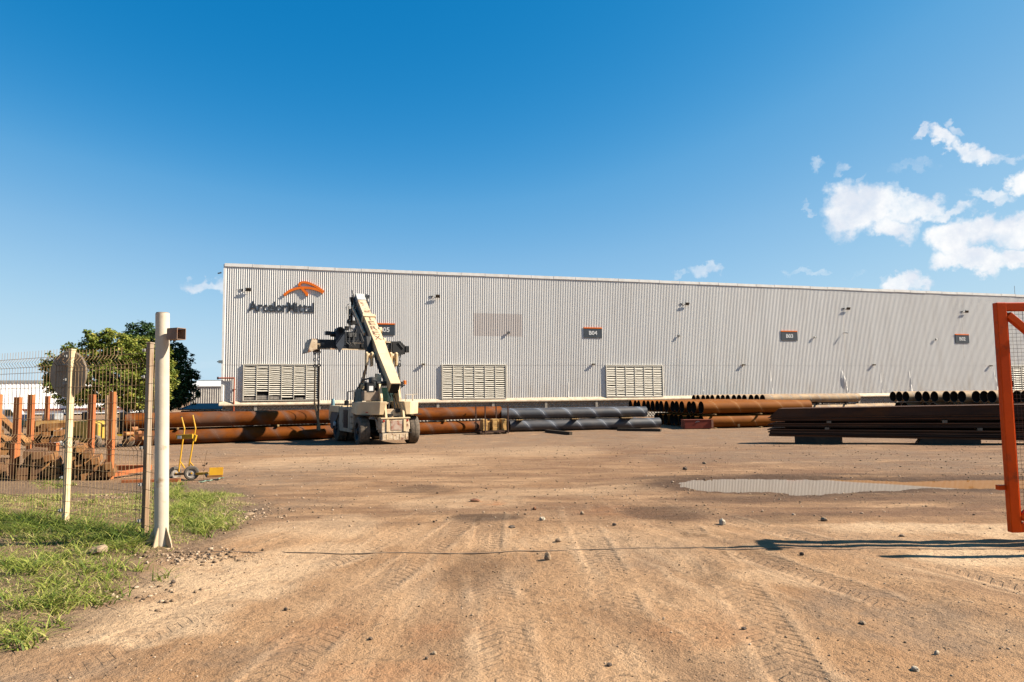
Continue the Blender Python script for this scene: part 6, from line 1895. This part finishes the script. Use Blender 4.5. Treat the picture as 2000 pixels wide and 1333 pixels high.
# second yellow machine and clutter right of it
TR = thing('yellow_trailer', (P(238, 862, 44).x, 44.0, gz(-25, 44)), rad(15), "yellow framed trailer loaded with rusty scrap beside the forklift", 'trailer')
MB().box((0, 0, .75), (1.6, 1.0, .10)).box((-.75, 0, 1.6), (.10, .9, 1.6)).obj('frame', M('bright_yellow', (.75, .50, .02), scale=4), TR)
for x_ in (-.4, .5):
    w_ = MB().lathe([(-.1, 0), (-.1, .3), (-.06, .36), (.06, .36), (.1, .3), (.1, 0)], (x_, -.5, .36), 1, 20).obj('wheel', tyrem, TR)
MB().box((.1, 0, 1.5), (.5, .7, 1.4)).box((.55, 0, 1.2), (.3, .5, .8)).obj('engine', blk_steel, TR, bevel=.04)
GC = 'rusty scrap drums beside the yellow trailer'
for i, (px, py, yy) in enumerate([(252, 848, 43), (262, 838, 43.4), (270, 846, 42.8), (258, 858, 42.6), (248, 862, 42.8), (278, 856, 42.9)]):
    q_ = P(px, py, yy)
    o = MB().lathe([(-.25, 0), (-.25, .12), (-.23, .135), (.23, .135), (.25, .12), (.25, 0)], (0, 0, 0), 0, 18).obj('scrap_drum', M('scrap_orange', (.50, .24, .08), (.3, .12, .05), scale=3, rough=.7), loc=(q_.x, q_.y, max(q_.z, gz(q_.x, yy) + .22)))
    o.rotation_euler = (0, 0, rad(60 + i * 17)); tag(o, "orange rusty drum beside the yellow trailer, %s" % ["behind the fence post", "in the upper middle of the heap", "against the pipe ends", "low in the middle of the heap", "lowest near the trailer wheel", "nearest the tall pole"][i], 'drum', GC)

# ------------------------------------------------------------------ sheds beyond
shedm = bpy.data.materials.new("shed_sheet"); shedm.use_nodes = True
T = NT(shedm.node_tree); b = T.n['Principled BSDF']; T.l.new(T.mix(T.noise(T.new('ShaderNodeTexCoord').outputs['Object'], .3, 4), (.95, .94, .91), (.85, .84, .81)), b.inputs['Base Color']); b.inputs['Roughness'].default_value = .5


def ribwall(mb, x0, x1, z0, z1, y=0, per=.5, dep=.08):
    n = int((x1 - x0) / per)
    for i in range(n):
        s = x0 + i * per
        mb.add([(s, y, z0), (s + per * .6, y, z0), (s + per * .7, y - dep, z0), (s + per * .9, y - dep, z0), (s + per, y, z0),
                (s, y, z1), (s + per * .6, y, z1), (s + per * .7, y - dep, z1), (s + per * .9, y - dep, z1), (s + per, y, z1)],
               [(0, 1, 6, 5), (1, 2, 7, 6), (2, 3, 8, 7), (3, 4, 9, 8)])
    return mb


yS = 120.0; xs0, xs1 = P(-260, 760, yS).x, P(205, 760, yS).x; zt = P(60, 741, yS).z
SH = thing('white_shed', (xs0, yS, YARD), rad(22), "long white shed with a grey downpipe beyond the timber piles", 'shed')
ribwall(MB(), 0, xs1 - xs0, 1.0, zt - YARD - .5, per=.6, dep=.06).obj('wall', shedm, SH)
MB().box(((xs1 - xs0) / 2, 15, (zt - YARD) / 2), (xs1 - xs0 - .1, 29.8, zt - YARD - .6)).obj('core', shedm, SH)
MB().box(((xs1 - xs0) / 2, .1, zt - YARD - .2), (xs1 - xs0, .5, .5)).obj('gutter', M('gutter_grey', (.35, .38, .40), scale=3), SH)
xd = P(81, 760, yS).x - xs0
MB().box((xd, -.35, (zt - YARD) / 2 - .2), (.75, .6, zt - YARD - .8)).obj('downpipe', M('pipe_blue_grey', (.30, .36, .42), scale=3), SH)
MB().box(((xs1 - xs0) / 2, -.08, 1.15), (xs1 - xs0, .2, .35)).obj('base_stripe', M('stripe_maroon', (.25, .07, .06), scale=3), SH)
yS = 136.0; xs0, xs1 = P(372, 760, yS).x, P(500, 760, yS).x; zt = P(400, 741.5, yS).z; zr = P(400, 755, yS).z
SH = thing('ribbed_shed', (xs0, yS, YARD), rad(18), "grey ribbed shed glimpsed between the dark tree and the warehouse corner", 'shed')
ribwall(MB(), 0, xs1 - xs0, 0, zr - YARD, per=.42, dep=.12).obj('wall', M('shed_ribs', (.80, .75, .66), (.68, .62, .55), scale=1.5, rough=.5), SH)
MB().prism([(-.3, zr - YARD), (12, zt - YARD + .0), (12, zt - YARD - .1), (0, zr - YARD - .1)], 0, -.2, xs1 - xs0).obj('roof', M('shed_roof', (.70, .70, .68), (.6, .6, .58), scale=1.5), SH)
MB().box(((xs1 - xs0) / 2, 12.1, zt - YARD + .05), (xs1 - xs0, .3, .25)).box(((xs1 - xs0) / 2, 6, (zr - YARD) / 2), (xs1 - xs0, 11, zr - YARD - .3)).obj('ridge', M('ridge_grey', (.3, .32, .33), scale=2), SH)
yS = 84.0; xs0, xs1 = P(352, 795, yS).x, P(436, 795, yS).x; zt = P(400, 791, yS).z; zr = P(400, 799, yS).z
SH = thing('low_shed', (xs0, yS, YARD), 0, "low lean-to with a blue grey roof beside the warehouse corner", 'shed')
MB().prism([(-.6, zr - YARD), (3.5, zt - YARD + .15), (3.5, zt - YARD), (-.6, zr - YARD - .12)], 0, 0, xs1 - xs0).obj('roof', M('lean_roof', (.07, .08, .09), (.05, .06, .07), scale=2, rough=.5), SH)
MB().box(((xs1 - xs0) / 2, 1.8, (zr - YARD) / 2 - .1), (xs1 - xs0, 3.2, zr - YARD - .2)).obj('wall', M('dark_wall', (.05, .05, .05), scale=2), SH)
for k in (.1, .5, .9): MB().bar(((xs1 - xs0) * k, -.4, 0), ((xs1 - xs0) * k, -.4, zr - YARD - .15), .12, .12).obj('post', greym, SH)

# small blue and green hoarding, white van and crates in front of the white shed
q_ = P(49, 820, 60); e = thing('hoarding', (q_.x, 60, gz(-40, 60)), 0, "small blue and green hoarding on legs before the white shed", 'hoarding')
zc = q_.z - e.location.z
MB().box((0, 0, zc + .22), (.62, .08, .5)).obj('blue_board', M('board_blue', (.18, .32, .50), (.35, .45, .55), scale=5), e)
MB().box((0, 0, zc - .28), (.62, .08, .48)).obj('green_board', M('board_green', (.06, .26, .17), (.3, .42, .3), scale=6, lo=.5, hi=.7), e)
MB().bar((-.25, .06, 0), (-.25, .06, zc + .4), .06, .06).bar((.25, .06, 0), (.25, .06, zc + .4), .06, .06).obj('frame_leg', greym, e)
q_ = P(12, 824, 75); vx = thing('parked_van', (q_.x, 75, YARD), rad(5), "white van parked in front of the white shed, mostly behind timber", 'van')
MB().prism([(-2.2, .35), (2.2, .35), (2.25, 1.1), (1.5, 1.35), (1.0, 2.1), (-2.2, 2.1)], 1, -.9, .9).obj('body', whitem, vx, bevel=.08)
MB().prism([(1.05, 1.35), (1.4, 1.35), (.95, 1.98), (.4, 1.98), (.4, 1.35)], 1, -.92, .92).obj('window', glass, vx)
for x_ in (-1.4, 1.4): MB().lathe([(-.93, 0), (-.93, .3), (-.9, .34), (.9, .34), (.93, .3), (.93, 0)], (x_, 0, .34), 1, 20).obj('wheel', tyrem, vx)
q_ = P(103, 812, 48); e = thing('tarp_bale', (q_.x, 48, gz(-32, 48)), 0, "tall grey wrapped bale standing under the tree edge", 'bale')
MB().box((0, 0, 1.05), (.95, .9, 2.1)).obj('wrap', M('tarp_grey', (.27, .28, .28), (.45, .46, .46), scale=4, rough=.6, bump=.2, bscale=6), e, bevel=.06)
MB().box((0, -.46, 1.0), (.97, .02, .04)).box((0, -.46, 1.6), (.97, .02, .04)).obj('band', darkm, e)
for (px, lab) in ((88, "orange round bale beside the loose rusty stake"), (100, "second orange round bale next to the wrapped one")):
    q_ = P(px, 812, 50); o = MB().lathe([(-.45, 0), (-.45, .38), (-.4, .45), (.4, .45), (.45, .38), (.45, 0)], (0, 0, 0), 0, 20).obj('round_bale', M('bale_tan', (.60, .38, .18), (.5, .3, .14), scale=4), loc=(q_.x, 50, gz(-33, 50) + 1.2)); tag(o, lab, 'bale')
    tag(MB().box((0, 0, .37), (.7, .7, .74)).obj('bale_plinth', M('plinth_wood', (.35, .25, .15), scale=3), loc=(q_.x, 50, gz(-33, 50))), "wooden plinth under the %s bale" % ('first' if px == 88 else 'second'), 'plinth')

# ------------------------------------------------------------------ trees
bark = M('bark', (.11, .085, .06), (.07, .055, .04), scale=6, rough=.9, bump=.3)
leaf_light = leafmat('tree_leaves_light', [(0, (.05, .08, .014)), (.4, (.14, .18, .026)), (.8, (.27, .27, .045)), (1, (.38, .29, .06))], .3)
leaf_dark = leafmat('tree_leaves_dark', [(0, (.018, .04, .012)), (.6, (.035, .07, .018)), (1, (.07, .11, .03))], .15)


def tree(name, base, lobes, leafm, nclump, per, ls, label, trunk_r=.28, inner_n=0, sag=.35):
    t = thing(name, base, 0, label, 'tree')
    mb = MB(); top = max(l[2] for l in lobes)
    fork = Vector((0, 0, min(l[2] - l[5] for l in lobes) * .9 + .8))
    mb.tube((0, 0, -.2), fork, trunk_r, trunk_r * .75, 12)
    for (cx, cy, cz_, rx, ry, rz_) in lobes:
        m_ = fork.lerp(Vector((cx, cy, cz_)), .5) + Vector((random.uniform(-.4, .4), random.uniform(-.4, .4), -.2)); mb.tube(fork, m_, trunk_r * .45, trunk_r * .3, 7); mb.tube(m_, (cx, cy, cz_), trunk_r * .3, trunk_r * .1, 6)
        for _ in range(4):
            v = Vector((random.gauss(0, 1), random.gauss(0, 1), random.gauss(0, 1))).normalized(); mb.tube((cx, cy, cz_), (cx + v.x * rx * .9, cy + v.y * ry * .9, cz_ + v.z * rz_ * .9), trunk_r * .12, .015, 5)
    mb.obj('trunk', bark, t)
    L_ = np.array(lobes); vol = (L_[:, 3] * L_[:, 4] * L_[:, 5]) ** (2 / 3); pr = vol / vol.sum()
    li = rng.choice(len(lobes), nclump, p=pr)
    d = rng.normal(0, 1, (nclump, 3)); d /= np.linalg.norm(d, axis=1)[:, None]
    rr_ = rng.uniform(.62, 1.16, nclump) ** .8
    cc = L_[li, :3] + d * L_[li, 3:6] * rr_[:, None]
    cr = rng.uniform(.22, .52, nclump)
    # leaves of each clump
    ci = np.repeat(np.arange(nclump), per); n = len(ci)
    off = rng.normal(0, 1, (n, 3)); off /= np.linalg.norm(off, axis=1)[:, None]; off *= (rng.uniform(0, 1, n) ** .5)[:, None]
    off[:, 2] *= .55
    pos = cc[ci] + off * cr[ci][:, None]
    if inner_n:
        li2 = rng.choice(len(lobes), inner_n, p=pr); d2 = rng.normal(0, 1, (inner_n, 3)); d2 /= np.linalg.norm(d2, axis=1)[:, None]
        pos = np.concatenate([pos, L_[li2, :3] + d2 * L_[li2, 3:6] * (rng.uniform(.15, .85, inner_n) ** .6)[:, None]]); off = np.concatenate([off, d2]); ci = np.concatenate([ci, rng.integers(0, nclump, inner_n)]); n = len(pos)
    # leaf quads: drooping lance shapes
    nrm = off * .6 + np.array([0, 0, .7]) + rng.normal(0, .45, (n, 3)); nrm /= np.linalg.norm(nrm, axis=1)[:, None]
    tdir = rng.normal(0, 1, (n, 3)); tdir[:, 2] -= sag; tdir -= nrm * (tdir * nrm).sum(1)[:, None]; tdir /= np.linalg.norm(tdir, axis=1)[:, None]
    sdir = np.cross(nrm, tdir)
    l = ls * rng.uniform(.7, 1.35, n)[:, None]; w = l * .34
    bend = nrm * l * .12
    V_ = np.stack([pos, pos + tdir * l * .5 + sdir * w - bend * .3, pos + tdir * l - bend, pos + tdir * l * .5 - sdir * w - bend * .3], 1).reshape(-1, 3)
    F_ = np.arange(n * 4).reshape(-1, 4)
    cb = rng.uniform(0, 1, nclump)
    sh_ = np.clip(.5 * cb[ci] + .5 * rng.uniform(0, 1, n), 0, 1)
    cr_o = link('crown', fast_mesh('crown', V_, F_, leafm, dict(shade=np.repeat(sh_, 4))), t)
    return t


def lob(lst, base, yd):
    out = []
    for (px, py, rpx, rpy, dy) in lst:
        q_ = P(px, py, yd + dy); k = FPX / (yd + dy)
        out.append((q_.x - base[0], dy, q_.z - base[2], rpx / k, rpx / k * .9, rpy / k))
    return out


yt_ = 60.0
b_ = (P(215, 800, yt_).x, yt_, YARD)
tree('broadleaf_tree', b_, lob([(180, 690, 40, 26, 0), (215, 680, 40, 30, .5), (250, 690, 44, 34, 0), (285, 700, 42, 40, .8), (240, 740, 60, 36, -.8), (170, 740, 46, 30, 0), (300, 755, 40, 34, .3), (205, 775, 50, 20, -.3), (270, 780, 50, 20, 0),
                               (120, 725, 34, 26, .2), (135, 765, 44, 24, -.2), (96, 705, 14, 16, .3), (105, 740, 22, 16, 0), (150, 690, 26, 20, 0), (175, 655, 14, 8, 0), (212, 650, 14, 8, .4), (163, 672, 12, 7, 0), (232, 655, 12, 6, 0), (84, 720, 8, 8, 0), (140, 690, 10, 8, .5), (195, 662, 22, 10, 0), (320, 720, 26, 30, .6), (100, 715, 16, 10, 0)], b_, yt_),
     leaf_light, 950, 34, .21, "light green broadleaf tree with an open crown behind the fence mesh", inner_n=2600)
yt_ = 80.0
b_ = (P(300, 800, yt_).x, yt_, YARD)
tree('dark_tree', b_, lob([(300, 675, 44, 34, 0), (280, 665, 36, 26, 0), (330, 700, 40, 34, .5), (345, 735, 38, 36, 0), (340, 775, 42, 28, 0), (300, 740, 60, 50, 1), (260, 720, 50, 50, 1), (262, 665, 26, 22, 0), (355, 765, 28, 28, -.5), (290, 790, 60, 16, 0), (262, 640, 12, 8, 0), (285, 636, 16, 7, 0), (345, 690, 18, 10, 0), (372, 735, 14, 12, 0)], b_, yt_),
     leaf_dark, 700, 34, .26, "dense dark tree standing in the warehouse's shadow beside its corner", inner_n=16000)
# distant tree line low on the horizon so the yard does not end in nothing
